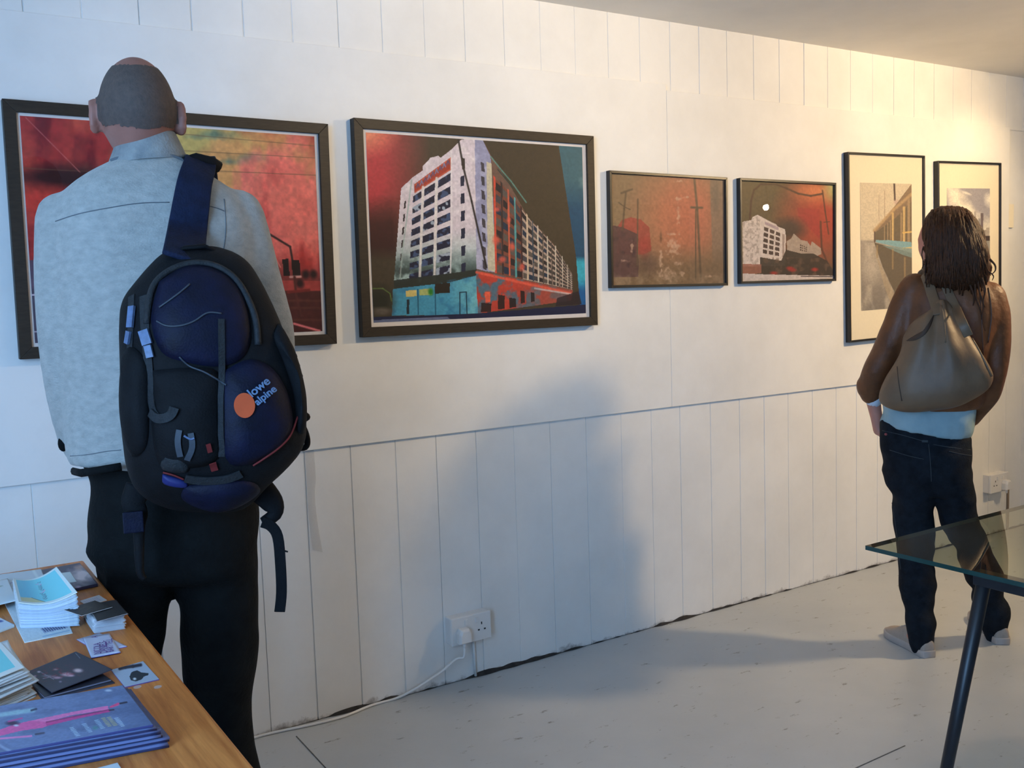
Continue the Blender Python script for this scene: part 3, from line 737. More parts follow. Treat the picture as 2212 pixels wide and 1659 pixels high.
cv.poly([(1150, 1062), (1310, 1070), (1900, 1080), (1900, 1104), (1150, 1135)], (206, 196, 196)); cv.line([(1640, 1085), (1890, 1088)], 7, (46, 36, 40))
cv.a = cv.a*.9+np.array([130, 112, 84])*.14; cv.grain(.09, 3, 60)  # print colours lifted with a haze for the room mirrored in its glass
picture('picture_frame', k([(1150, 305), (1902, 340), (1900, 1107), (1158, 1130)]), .010, .022, None, k(q4), cv,
        'thin framed print of a white factory block under a brown and orange sky', M_thin, None)

# --- platform mirrored in wet ground, cream mount
k = crop(1780, 300, .3978)
q5 = [(207, 232), (484, 245), (490, 905), (212, 938)]
cv = Canvas(150, 320, (206, 192, 168), q5)
n1 = vnoise(150, 320, 4, 5, 61, 1.5, .8); n2 = vnoise(150, 320, 20, 4, 62)
cv.put(np.clip((cv.Y-540)/12, 0, 1), (150, 140, 130)); cv.put(np.clip((cv.Y-560)/380, 0, 1), (104, 98, 94), .9); cv.put(np.clip((n1-.5)*5, 0, 1)*(cv.Y > 560), (190, 180, 166), .6); cv.put(np.clip(1.2-np.hypot((cv.X-270)/70, (cv.Y-700)/100), 0, 1), (196, 186, 172), .6)
cv.line([(392, 238), (396, 330)], 9, (60, 46, 44)); cv.line([(341, 280), (341, 420)], 5, (170, 150, 130)); cv.line([(310, 300), (310, 440)], 4, (180, 160, 140)); cv.blob(406, 342, 16, 14, (190, 160, 150), .8)
cv.poly([(284, 492), (340, 430), (400, 355), (484, 245), (490, 345), (400, 440), (290, 520)], (122, 100, 78)); cv.line([(284, 494), (390, 380), (484, 300)], 16, (176, 144, 104), .9)
cv.poly([(288, 505), (400, 425), (488, 335), (490, 575), (400, 565), (288, 552)], (92, 80, 62)); cv.line([(286, 500), (286, 555)], 6, (70, 50, 44))
for x, y0, y1, w in ((385, 400, 565, 11), (445, 370, 585, 13), (372, 440, 560, 6), (430, 400, 560, 8), (470, 330, 560, 14), (340, 470, 552, 5), (358, 455, 555, 5)): cv.line([(x, y0), (x, y1)], w, (206, 172, 112) if x in (385, 445) else (158, 132, 100), .9)
cv.poly([(292, 545), (360, 545), (484, 555), (488, 590), (400, 580), (292, 556)], (112, 158, 172)); cv.line([(440, 505), (486, 500)], 8, (214, 176, 96)); cv.line([(440, 590), (486, 585)], 8, (206, 176, 110))
cv.poly([(284, 558), (400, 590), (490, 615), (492, 745), (440, 800), (400, 840), (330, 690)], (84, 74, 60)); cv.poly([(330, 575), (490, 590), (492, 640), (440, 625)], (104, 140, 146), .7)
for x, y0, y1 in ((385, 595, 700), (450, 640, 770), (300, 575, 640)): cv.line([(x, y0), (x, y1)], 9, (150, 124, 84), .7)
cv.poly([(286, 600), (330, 700), (400, 850), (380, 905), (340, 800)], (166, 146, 118), .6)
cv.a = cv.a*.84+np.array([220, 205, 180])*.16; cv.grain(.08, 3, 50)  # cream haze of glass glare mixed into the print colours
picture('picture_frame', k([(128, 62), (545, 98), (557, 1062), (146, 1106)]), .009, .026, None, k(q5), cv,
        'tall cream mounted photograph of a station platform mirrored in wet ground', M_thin, M_cream)

# --- sky and towers, cream mount
q6 = [(676, 258), (908, 275), (915, 868), (683, 905)]
cv = Canvas(130, 300, (158, 154, 162), q6)
n1 = vnoise(130, 300, 4, 5, 71); n2 = vnoise(130, 300, 18, 4, 72)
cv.put(np.clip(1.3-np.abs((cv.X-(700+(cv.Y-270)*.62))/(46+(cv.Y-270)*.28))+(n1-.5)*1.6, 0, 1), (240, 232, 214), .95); cv.put(np.clip(1.2-np.hypot((cv.X-905)/26, (cv.Y-330)/40)+(n1-.5), 0, 1), (238, 232, 220), .9); cv.blob(785, 292, 24, 6, (236, 230, 218), .8, .4)
cv.put(np.clip((cv.Y-440)/80, 0, 1), (206, 200, 190), .7)
for x0, x1, y0, c in ((862, 876, 402, (112, 100, 104)), (850, 864, 430, (150, 146, 146)), (826, 838, 392, (172, 164, 158)), (890, 908, 480, (170, 160, 150)), (870, 890, 492, (150, 140, 132))): cv.poly([(x0, y0), (x1, y0), (x1, 530), (x0, 530)], c)
cv.poly([(660, 528), (930, 524), (930, 560), (660, 564)], (70, 54, 44)); cv.poly([(660, 560), (930, 548), (930, 910), (660, 910)], (150, 146, 140))
cv.grain(.08, 3, 50)
picture('picture_frame', k([(617, 108), (960, 140), (968, 985), (630, 1025)]), .009, .026, None, k(q6), cv,
        'cream mounted photograph of a cloudy sky over towers, half hidden by the woman', M_thin, M_cream)

# small caption card on the boards
M_card = mat('caption_card', (240, 230, 206), .8, var=.02)
a, b_ = on_wall(2176, 441, .0), on_wall(2187, 492, .0)
o = MB().box((a.x, -.006, b_.z), (b_.x, .001, a.z)).build('caption_card', M_card, bevel=.0005)
tag(o, 'small pale caption card on the wall past the last picture', 'card')

# ---------------------------------------------------------------- sockets, plug, cable
M_plas = mat('white_plastic', (226, 224, 222), .35, var=.02, scale=12)
M_hole = mat('dark_slot', (34, 32, 32), .8, var=.1)
def socket_box(c, label, w=.155, h=.094, dep=.045):
    r = empty('power_socket', (c.x, 0, c.z), label, 'socket')
    MB().box((c.x-w/2, -dep+.012, c.z-h/2), (c.x+w/2, .004, c.z+h/2)).build('back_box', M_plas, r, bevel=.004)
    MB().box((c.x-w/2-.001, -dep, c.z-h/2-.001), (c.x+w/2+.001, -dep+.0125, c.z+h/2+.001)).build('face_plate', M_plas, r, bevel=.003)
    for s in (-1, 1):
        sw = MB().box((c.x+s*.021-.006, -dep-.003, c.z+.018), (c.x+s*.021+.006, -dep+.001, c.z+.036)).build('switch', M_plas, r, bevel=.001)
    return r
def pin_holes(r, c, cx, dep=.045):
    for dx, dz, w, h in ((0, .012, .004, .009), (-.012, -.010, .007, .005), (.012, -.010, .007, .005)):
        MB().box((c.x+cx+dx-w/2, -dep-.0006, c.z+dz-h/2), (c.x+cx+dx+w/2, -dep+.001, c.z+dz+h/2)).build('pin_hole', M_hole, r)
def plug(c, cx, cz, label, dep=.045):
    p = empty('mains_plug', (c.x+cx, -dep, c.z+cz), label, 'plug')
    x, z = c.x+cx, c.z+cz
    MB().rings([[(x-.024, y, z-.026), (x+.024, y, z-.026), (x+.024, y, z+.008), (x+.016, y, z+.024), (x-.016, y, z+.024), (x-.024, y, z+.008)] for y in (-dep-.0005, -dep-.022)]+[[(x-.019, -dep-.031, z-.022), (x+.019, -dep-.031, z-.022), (x+.019, -dep-.031, z+.004), (x+.012, -dep-.031, z+.018), (x-.012, -dep-.031, z+.018), (x-.019, -dep-.031, z+.004)]]).build('body', M_plas, p, bevel=.002)
    MB().tube([(x, -dep-.014, z-.024), (x, -dep-.014, z-.045)], [.0065, .0045], 10).build('cord_grip', M_plas, p, True)
    return p
sc_ = (on_wall(970, 1345, .045)+on_wall(1058, 1372, .045))/2
sc_ = on_wall(1019, 1358, .045)
s1 = socket_box(sc_, 'white double power socket with a plug in it, low between the two people')
pin_holes(s1, sc_, .040)
plug(sc_, -.038, -.012, 'white three pin plug with the cable that trails along the floor')
s2c = on_wall(2160, 1043, .045)
s2 = socket_box(s2c, 'white double power socket on the boards beyond the woman')
pin_holes(s2, s2c, -.040)
plug(s2c, .038, -.012, 'white plug in the socket beyond the woman')
cp = [(sc_.x-.038, -.059, sc_.z-.052), (sc_.x-.045, -.062, sc_.z-.085)]
for x, y, off in ((985, 1424, .05), (955, 1450, .045), (925, 1470, .04), (892, 1491, .03)):
    p = on_wall(x, y, off); cp.append((p.x, p.y, max(p.z, .006)))
for x, y in ((850, 1506), (800, 1520), (752, 1544), (712, 1556), (660, 1568), (615, 1577), (575, 1585), (530, 1594), (470, 1606), (380, 1622)):
    p = on_z(x, y, .005); cp.append((p.x, min(p.y, -.012), .0048))
o = MB().tube(catmull(cp, 6), .0042, 8).build('power_cable', M_plas, None, True); tag(o, 'white cable trailing from the plug along the foot of the wall', 'cable')
# cables dropping from the boxes into the floor
c1 = on_wall(1022, 1392); c2 = on_wall(1038, 1392)
o = MB().tube([(c1.x-.002, -.006, sc_.z-.047), (c1.x, -.006, .08), (c1.x+.002, -.006, .004)], .005, 8).build('feed_cable', M_plas, None, True); tag(o, 'painted feed cable running down from the plugged double socket', 'cable')
c3 = on_wall(2175, 1075)
o = MB().tube([(c3.x, -.006, s2c.z-.047), (c3.x, -.006, .1), (c3.x, -.006, .004)], .006, 8).build('feed_cable', mat('grey_cable', (120, 104, 88), .6, var=.05), None, True); tag(o, 'grey feed cable below the socket beyond the woman', 'cable')
# thin translucent grey strip just off the boards, below the sheet edge
M_strip = bpy.data.materials.new('translucent_grey'); M_strip.use_nodes = True
_nt = M_strip.node_tree; _b = _nt.nodes['Principled BSDF']; _n = N(_nt, 'ShaderNodeTexNoise', Scale=30.0); _r = N(_nt, 'ShaderNodeMapRange'); _nt.links.new(_n.outputs['Fac'], _r.inputs['Value'])
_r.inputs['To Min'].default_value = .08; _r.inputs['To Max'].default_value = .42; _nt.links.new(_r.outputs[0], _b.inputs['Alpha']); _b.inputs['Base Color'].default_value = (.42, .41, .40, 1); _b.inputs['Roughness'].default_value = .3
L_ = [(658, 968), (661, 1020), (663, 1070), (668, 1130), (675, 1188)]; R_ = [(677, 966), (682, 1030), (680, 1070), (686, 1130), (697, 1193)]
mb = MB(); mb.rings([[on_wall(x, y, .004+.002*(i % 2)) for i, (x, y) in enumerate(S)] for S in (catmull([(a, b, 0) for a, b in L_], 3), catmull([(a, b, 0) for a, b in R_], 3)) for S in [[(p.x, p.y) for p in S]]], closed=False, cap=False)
o = mb.build('translucent_strip', M_strip, None, True); tag(o, 'translucent grey strip on the boards beside the backpack', 'tape')
# ---------------------------------------------------------------- wooden table with leaflets
def proj(P):
    q = Vector(P)-C; z = q.dot(FWD)
    return (IW/2+FPX*q.dot(RGT)/z, IH/2-FPX*q.dot(UPV)/z)
TZ, TX, TY = .775, .338, -.575
def wood():
    m, nt, b = nodes('table_wood')
    tc = N(nt, 'ShaderNodeTexCoord'); mp = N(nt, 'ShaderNodeMapping'); mp.inputs['Scale'].default_value = (34, 2.2, 34)
    nt.links.new(tc.outputs['Object'], mp.inputs['Vector'])
    n1 = N(nt, 'ShaderNodeTexNoise', Scale=1.6, Detail=8.0, Roughness=.65, Distortion=.6); nt.links.new(mp.outputs[0], n1.inputs['Vector'])
    r = N(nt, 'ShaderNodeValToRGB'); nt.links.new(n1.outputs['Fac'], r.inputs['Fac'])
    r.color_ramp.elements[0].color = (*lin((172, 96, 42)), 1); r.color_ramp.elements[1].color = (*lin((232, 152, 80)), 1)
    r.color_ramp.elements[0].position = .3; r.color_ramp.elements[1].position = .72
    n2 = N(nt, 'ShaderNodeTexNoise', Scale=9.0, Detail=5.0); nt.links.new(tc.outputs['Object'], n2.inputs['Vector'])
    r2 = N(nt, 'ShaderNodeMapRange'); nt.links.new(n2.outputs['Fac'], r2.inputs['Value']); r2.inputs['To Min'].default_value = .35; r2.inputs['To Max'].default_value = .55
    nt.links.new(r.outputs[0], b.inputs['Base Color']); nt.links.new(r2.outputs[0], b.inputs['Roughness']); b.inputs['Specular IOR Level'].default_value = .35
    bp = N(nt, 'ShaderNodeBump', Strength=.1, Distance=.003); nt.links.new(n1.outputs['Fac'], bp.inputs['Height']); nt.links.new(bp.outputs[0], b.inputs['Normal'])
    return m
M_wood = wood()
tb = empty('wooden_table', (-.25, -1.4, 0), 'brown wooden table covered with stacks of leaflets and magazines', 'table')
MB().box((-.95, -2.35, TZ-.028), (TX, TY, TZ)).build('table_top', M_wood, tb, bevel=.005)
mb = MB().box((-.88, -2.28, TZ-.11), (TX-.07, -2.255, TZ-.028)).box((-.88, TY-.095, TZ-.11), (TX-.07, TY-.07, TZ-.028)).box((-.88, -2.28, TZ-.11), (-.855, TY-.07, TZ-.028)).box((TX-.095, -2.28, TZ-.11), (TX-.07, TY-.07, TZ-.028))
mb.build('apron', M_wood, tb, bevel=.002)
for x in (-.85, TX-.10):
    for y in (-2.25, TY-.10):
        MB().rings([[(x-s, y-s, z), (x+s, y-s, z), (x+s, y+s, z), (x-s, y+s, z)] for s, z in ((.018, 0), (.026, TZ-.03))]).build('leg', M_wood, tb, bevel=.002)

def quad3(q, z): return [on_z(x, y, zz) for (x, y), zz in zip(q, z if isinstance(z, (list, tuple)) else [z]*4)]
def sheet(name, P, thick, cv, label, cat, group=None, bend=None, parent=None, side=(235, 235, 230)):
    me = canvas_mesh(cv, P[0], P[1], P[3], (0, 0, 1), thick, side, bend, BR=P[2])
    c = sum((Vector(p) for p in P), Vector())/4
    me.transform(Matrix.Translation(-c))
    o = bpy.data.objects.new(name, me); COL.objects.link(o); o.location = c; me.materials.append(M_sheet)
    return tag(o, label, cat, group)
def text_on(P, s, size, uv, col_mat, name, parent, rot=0, lift=.0008):
    """lettering lying on the sheet whose corners are P (top left, top right, bottom right, bottom left)"""
    cu = bpy.data.curves.new('t', 'FONT'); cu.body = s; cu.size = size; cu.align_x = 'LEFT'; cu.space_line = 1.0
    t = bpy.data.objects.new('t', cu); COL.objects.link(t); dg = bpy.context.evaluated_depsgraph_get(); dg.update()
    me = bpy.data.meshes.new_from_object(t.evaluated_get(dg)); bpy.data.objects.remove(t)
    P = [Vector(p) for p in P]; ex = (P[1]-P[0]).normalized(); n = Vector((0, 0, 1)); ex = (ex-n*ex.dot(n)).normalized(); ey = n.cross(ex)
    o_ = P[0]+(P[1]-P[0])*uv[0]+(P[3]-P[0])*uv[1]+n*lift
    c, q = math.cos(rot), math.sin(rot); ax, ay = ex*c+ey*q, -ex*q+ey*c
    for v in me.vertices: v.co = o_+ax*v.co.x+ay*v.co.y
    return link(name, me, col_mat, parent)
def copy_thing(o, loc, rz, label=None, group=None):
    c = o.copy(); COL.objects.link(c); c.location = loc; c.rotation_euler = (0, 0, rz)
    if label: c['label'] = label
    if group: c['group'] = group
    return c
E1 = .0009
M_ink = mat('purple_ink', (110, 70, 150), .6, var=.1); M_inkdark = mat('dark_ink', (40, 44, 84), .6, var=.1); M_inkpink = mat('pink_ink', (206, 150, 190), .6, var=.1)
rs = random.Random(8)
# -- dark brochure at the far corner
q = [(84, 1232), (172, 1215.5), (211, 1261), (118, 1281)]
cq = [(650, 225), (1225, 110), (1510, 440), (860, 590)]
cv = Canvas(90, 70, (70, 66, 86), cq); n_ = vnoise(90, 70, 8, 4, 3)
cv.put(np.clip(1.3-np.hypot((cv.X-1270)/190, (cv.Y-300)/140)+(n_-.5)*.8, 0, 1), (226, 206, 206)); cv.put(np.clip(1.2-np.hypot((cv.X-1210)/90, (cv.Y-180)/50)+(n_-.5), 0, 1), (190, 150, 134), .7)
cv.put(np.clip(1.2-np.hypot((cv.X-1380)/110, (cv.Y-420)/30)+(n_-.5)*2, 0, 1), (84, 78, 96), .9); cv.blob(1220, 490, 40, 22, (180, 150, 184), .8)
sheet('brochure', quad3(q, TZ+.006), .0055, cv, 'dark brochure with a pale picture at the far corner of the wooden table', 'brochure', side=(70, 60, 84))
q = [(110, 1240), (152, 1235), (166, 1256), (116, 1264)]
cv = Canvas(30, 30, (214, 226, 226)); sheet('ticket', quad3(q, TZ+.0068), .0006, cv, 'small plain white ticket lying on the dark brochure', 'ticket')
# -- white leaflets behind the curled stack
q = [(-40, 1246), (89, 1229), (98, 1252), (-24, 1300)]
cv = Canvas(60, 40, (206, 216, 222)); cv.line([(.35, .55), (.6, .5)], .05, (150, 160, 190)).line([(.86, 0), (.9, 1)], .05, (226, 236, 236))
sheet('leaflet', quad3(q, TZ+.0068), .0066, cv, 'pale leaflet lying behind the tall curled stack', 'leaflet')
q = [(-45, 1262), (18, 1250), (36, 1296), (-30, 1312)]
for i in range(5):
    cv = Canvas(20, 16, (214, 222, 224)); cv.line([(.2, .3), (.7, .3)], .06, (160, 180, 170)).line([(.1, .8), (.4, .8)], .06, (150, 190, 170))
    P = quad3([(x+rs.uniform(-2, 2), y+rs.uniform(-1, 1)) for x, y in q], TZ+.0085+.0016*i)
    sheet('leaflet', P, .0014, cv, 'white leaflet in the low pile beside the tall curled stack, by the table end', 'leaflet', 'white leaflets by the table end')
# -- tall curled stack
q = [(28, 1251), (122, 1226), (167, 1281), (40, 1303)]
qb = [(9, 1302), (128, 1298), (157, 1367), (53, 1388)]
cvb = Canvas(90, 70, (214, 224, 228)); cvb.grain(.05)
cvb.poly([(.42, .76), (.9, .70), (.96, .84), (.46, .88)], (120, 130, 170), .5); 
for i in range(9): cvb.line([(.46+.05*i, .76), (.49+.05*i, .84)], .022, (36, 44, 96))
cvb.line([(.4, .95), (.95, .92)], .03, (160, 190, 214))
sheet('leaflet', quad3(qb, TZ+.0012), .001, cvb, 'white leaflet with a dark printed strip, under the tall curled stack', 'leaflet')
NA = 28; HA = .047
top3 = [on_z(*q[0], TZ+HA), on_z(*q[1], TZ+HA+.018), on_z(*q[2], TZ+HA+.014), on_z(*q[3], TZ+HA)]
cen = sum(top3, Vector())/4
grpA = 'leaflets of the tall curled stack'
cvw = Canvas(24, 18, (216, 224, 228)); cvw.grain(.05)
for i in range(NA-1):
    f_ = (i+1)/NA; z = TZ+.0024+(HA-.0024)*i/(NA-1); kf = f_*.97; dx, dy = rs.uniform(-.0013, .0013), rs.uniform(-.0013, .0013)
    P = [Vector((p.x+dx, p.y+dy, z+max(0, p.z-TZ-HA)*kf)) for p in top3]
    sheet('leaflet', P, .0009, cvw, 'white edged leaflet within the tall curled stack', 'leaflet', grpA, bend=lambda u, v, kf=kf: -.011*kf*np.sin(np.pi*u)+.011*kf*.0, side=rs.choice([(214, 224, 230), (190, 204, 222), (170, 186, 212)]))
cq = [(200, 370), (880, 196), (1205, 585), (290, 745)]
cv = Canvas(120, 90, (222, 230, 226)); 
cv.poly([(.055, .06), (.93, .06), (.93, .93), (.055, .93)], (120, 214, 222)); cv.put(((cv.X > .055) & (cv.X < .45) & (cv.Y > .06) & (cv.Y < .93))*np.clip(1-(cv.X-.2)/.3, 0, 1), (110, 196, 226), .8)
cv.poly([(.055, .78), (.25, .76), (.45, .93), (.055, .93)], (214, 206, 160)); cv.line([(.26, .76), (.46, .93)], .014, (60, 90, 90))
rr = random.Random(2)
for i in range(16):
    y = .2+i*.042; x = .50+.03*rr.uniform(-1, 1)
    cv.line([(x-.03, y), (x+.02*rr.random(), y+.02), (x+.035, y-.01)], .016, (220, 160, 200) if i in (1, 2, 8, 9) else (70, 110, 140), .8)
sheet('leaflet', top3, .0012, cv, 'turquoise covered leaflet with a white border, topmost of the tall curled stack', 'leaflet', bend=lambda u, v: -.011*np.sin(np.pi*u)+.0018)
# -- card stack by the table edge
qs = [(181, 1334), (246, 1322), (271, 1357), (204, 1367)]
NB = 17; HB = .024
P = quad3(qs, TZ+.0014); cvw2 = Canvas(16, 12, (212, 214, 220))
grpB = 'cards of the stack by the table edge'
for i in range(NB):
    z = TZ+.0014+HB*i/NB
    if i == 0:
        first = sheet('card', P, .0011, cvw2, 'white edged card in the stack of cards by the table edge', 'card', grpB, side=(206, 208, 216)); b0 = first.location.copy()
    else:
        copy_thing(first, (b0.x+rs.uniform(-.0015, .0015), b0.y+rs.uniform(-.0015, .0015), b0.z+z-TZ-.0014), rs.uniform(-.02, .02))
zt = TZ+HB+.0025
cvk = Canvas(40, 30, (50, 48, 48)); cvk.grain(.15)
for i in range(4):
    Pk = quad3([(x+rs.uniform(-1.5, 1.5)+3, y+rs.uniform(-1, 1)) for x, y in [(186, 1306), (247, 1296), (274, 1325), (206, 1341)]], zt+.0012*i)
    sheet('card', Pk, .0009, cvk, 'black card with pale edges near the top of the card stack', 'card', 'black cards on the card stack', side=(170, 170, 176) if i % 2 else (90, 90, 104))
cv = Canvas(50, 40, (54, 50, 46)); cv.line([(.3, .4), (.5, .3), (.6, .5), (.4, .6)], .05, (96, 86, 66), .6); cv.grain(.2)
sheet('card', quad3([(138, 1317), (205, 1297), (243, 1311), (176, 1330)], zt+.0062), .0009, cv, 'black card with a faint gold mark, turned across the top of the card stack', 'card', side=(190, 190, 190))
q = [(172, 1298), (214, 1285), (231, 1296), (190, 1309)]
cv = Canvas(40, 20, (206, 212, 224)); 
for i in range(7): cv.line([(.15+.1*i, .2), (.15+.1*i, .8)], .03, (150, 160, 200), .7)
sheet('ticket', quad3(q, TZ+.0012), .0009, cv, 'white striped ticket poking out behind the card stack', 'ticket')
# -- two lettered cards
q = [(165, 1381), (215, 1367), (275, 1396), (214, 1409)]
sheet('card', quad3(q, TZ+.0011), .001, Canvas(12, 10, (196, 200, 224)), 'blank white card beneath the card with purple lettering', 'card', side=(120, 100, 190))
q = [(179, 1377), (236, 1368), (261, 1409), (197, 1421)]
Pc = quad3(q, TZ+.0024)
o = sheet('card', Pc, .0011, Canvas(12, 10, (200, 206, 228)), 'white card with three lines of purple lettering, near the table edge', 'card', side=(70, 60, 140))
wx_, hy_ = (Pc[1]-Pc[0]).length, (Pc[3]-Pc[0]).length
for s, u, sz in (('NICOLA', .38, .0125), ('DANIELS-', .60, .0125), ('BARTTELL', .84, .0135)): text_on(Pc, s, hy_*.135, (u, .90), M_ink, 'lettering', o, PI/2)
text_on(Pc, 'A', hy_*.13, (.52, .12), M_ink, 'lettering', o, PI/2)
# -- black leaflets and picture card
q = [(56, 1462), (170, 1418), (248, 1474), (92, 1512)]
cvd = Canvas(60, 50, (44, 44, 54)); cvd.grain(.2); cvd.blob(.75, .8, .03, .03, (150, 120, 120), .6)
P0 = quad3(q, TZ+.0018)
sheet('leaflet', P0, .0016, cvd, 'black leaflet lying under the spotted black leaflet', 'leaflet', side=(60, 60, 76))
P0 = quad3([(54, 1462), (166, 1420), (240, 1468), (96, 1506)], TZ+.0042)
sheet('leaflet', P0, .0020, cvd, 'middle black leaflet of three, fanned below the spotted one', 'leaflet', side=(120, 120, 140))
q = [(54, 1453), (164, 1407), (243, 1446), (112, 1496)]
cq = [(300, 520), (910, 258), (1345, 480), (620, 755)]
cv = Canvas(100, 80, (52, 50, 62), cq); n_ = vnoise(100, 80, 20, 3, 9)
for x, y, rx, ry, c in ((905, 497, 52, 24, (232, 200, 200)), (770, 545, 62, 22, (220, 180, 190)), (660, 582, 50, 14, (200, 160, 180)), (820, 560, 40, 12, (214, 170, 180)), (452, 512, 20, 10, (214, 200, 220)), (410, 560, 16, 10, (190, 170, 190)), (640, 485, 26, 10, (180, 140, 140)), (700, 630, 16, 10, (150, 130, 150)), (550, 560, 60, 12, (130, 120, 140))): cv.blob(x, y, rx, ry, c, .9)
cv.line([(480, 520), (620, 600)], 8, (150, 140, 160)); cv.line([(500, 590), (640, 560)], 8, (160, 140, 160)); cv.line([(900, 280), (945, 345)], 5, (150, 160, 180)); cv.put(np.clip((n_-.6)*6, 0, 1)*np.clip(1.3-np.hypot((cv.X-650)/330, (cv.Y-520)/110), 0, 1), (150, 40, 56), .7)
sheet('leaflet', quad3(q, [TZ+.0065, TZ+.0065, TZ+.012, TZ+.0075]), .0007, cv, 'black leaflet spotted with pale lights and red, topmost of three', 'leaflet', side=(60, 60, 76))
q = [(240, 1447), (309, 1428), (344, 1467), (270, 1484)]
cq = [(1335, 475), (1715, 382), (1908, 590), (1490, 687)]
cv = Canvas(80, 70, (172, 186, 204), cq); cv.line([(1435, 465), (1500, 450), (1590, 440), (1685, 425)], 34, (52, 50, 62)); cv.poly([(1545, 560), (1570, 505), (1640, 486), (1690, 512), (1780, 520), (1770, 545), (1720, 560), (1690, 595), (1620, 620), (1560, 605)], (52, 58, 64)); cv.blob(1606, 588, 20, 14, (214, 222, 226))
sheet('card', quad3(q, TZ+.0016), .0015, cv, 'pale card with a black bar and a black blot, by the table edge', 'card', side=(110, 80, 150))
M_dot = mat('pale_sticker', (206, 180, 170), .35, var=.05)
for (x, y), lb in (((297, 1484.5), 'pale round sticker on the wood, the one near the blotted card corner'), ((341, 1484.5), 'pale round sticker on the wood, the one nearer the table edge')):
    p = on_z(x, y, TZ); o = MB().tube([(p.x, p.y, TZ-.0002), (p.x, p.y, TZ+.0008)], .0055, 18).build('sticker', M_dot, None); tag(o, lb, 'sticker')
# -- magazines
NM = 10; HM = .034
tr, br = on_z(265, 1480, TZ+HM), on_z(331, 1565, TZ+HM)
sv = (br-tr); ln = Vector((sv.y, -sv.x, 0)).normalized()
if ln.x > 0: ln = -ln
l1 = on_z(98, 1508, TZ+HM)-tr; ln = l1.normalized()
tl, bl_ = tr+ln*.26, br+ln*.26
cq = [((proj(p)[0])/.1537, (proj(p)[1]-1480)/.1537) for p in (tl, tr, br, bl_)]
cv = Canvas(230, 150, (112, 130, 170), cq); n_ = vnoise(230, 150, 10, 5, 12)
cv.put(np.clip((n_-.5)*4, 0, 1), (86, 100, 136), .6); cv.put(np.clip((cv.X-1600)/500, 0, 1), (86, 98, 130), .5)
cv.line([(0, 420), (250, 380), (470, 350)], 60, (150, 186, 200)); cv.line([(440, 355), (510, 335)], 26, (50, 60, 84))
cv.poly([(-40, 640), (180, 560), (440, 495), (640, 505), (672, 570), (600, 600), (300, 640), (60, 700), (-100, 740)], (222, 96, 160)); cv.poly([(430, 500), (1000, 380), (1510, 288), (1532, 340), (1000, 425), (660, 515)], (226, 120, 176))
cv.poly([(660, 575), (640, 520), (1000, 440), (1540, 348), (1556, 372), (1050, 480)], (200, 70, 140)); cv.line([(650, 520), (1530, 345)], 14, (140, 40, 96), .8)
cv.poly([(1540, 300), (1660, 245), (1690, 262), (1660, 285), (1545, 325)], (224, 84, 134)); cv.line([(1690, 258), (1780, 240)], 24, (50, 50, 70)); cv.line([(1540, 352), (1600, 345)], 20, (60, 46, 70))
cv.blob(175, 535, 84, 30, (60, 34, 70)); cv.line([(120, 510), (310, 465)], 22, (196, 84, 150)); cv.blob(228, 566, 36, 14, (206, 214, 226)); cv.line([(-40, 755), (440, 715)], 26, (226, 130, 186)); cv.line([(500, 690), (615, 672)], 26, (70, 70, 96))
for x, y, c in ((1050, 665, (186, 214, 230)), (1225, 612, (176, 206, 226)), (1400, 560, (176, 208, 226)), (1495, 530, (196, 184, 116)), (1575, 518, (196, 184, 116)), (1680, 530, (190, 216, 232))):
    for t in range(7):
        a = t/6-.5; cv.line([(x-26+a*90, y+a*110-6), (x+26+a*90, y+a*110-16)], 10, c, .85)
cv.blob(1340, 600, 40, 26, (70, 140, 130), .6); cv.blob(1525, 75, 46, 16, (190, 206, 226), .9); cv.line([(0, 850), (200, 960)], 40, (170, 184, 214), .6)
cv.grain(.08, 4, 90)
magP = [tl, tr, br, bl_]
grpM = 'magazines in the stack under the pink figure cover'
cvm = Canvas(20, 16, (96, 108, 150)); cvm.grain(.08)
fs = {}
for i in range(NM-1):
    z = TZ+.0035+(HM-.0035)*i/(NM-1)
    sh = ln*(-.017*(1-i/(NM-1))**.6)
    if i < 2:
        f0 = sheet('magazine', [p+Vector((0, 0, -HM+.0035)) for p in magP], .0030, cvm, 'blue grey magazine in the stack below the pink figure cover', 'magazine', grpM, side=((40, 42, 78), (104, 114, 158))[i])
        if i == 0: c0 = f0.location.copy()
        fs[i] = f0; f0.location = c0+sh+Vector((0, 0, z-TZ-.0035))
    else:
        copy_thing(fs[i % 2], (c0.x+sh.x+rs.uniform(-.004, .004), c0.y+sh.y+rs.uniform(-.0035, .002), c0.z+z-TZ-.0035), rs.uniform(-.018, .018))
sheet('magazine', magP, .0028, cv, 'magazine with a figure in pink on a blue grey cover, topmost of its stack', 'magazine', side=(60, 60, 110))
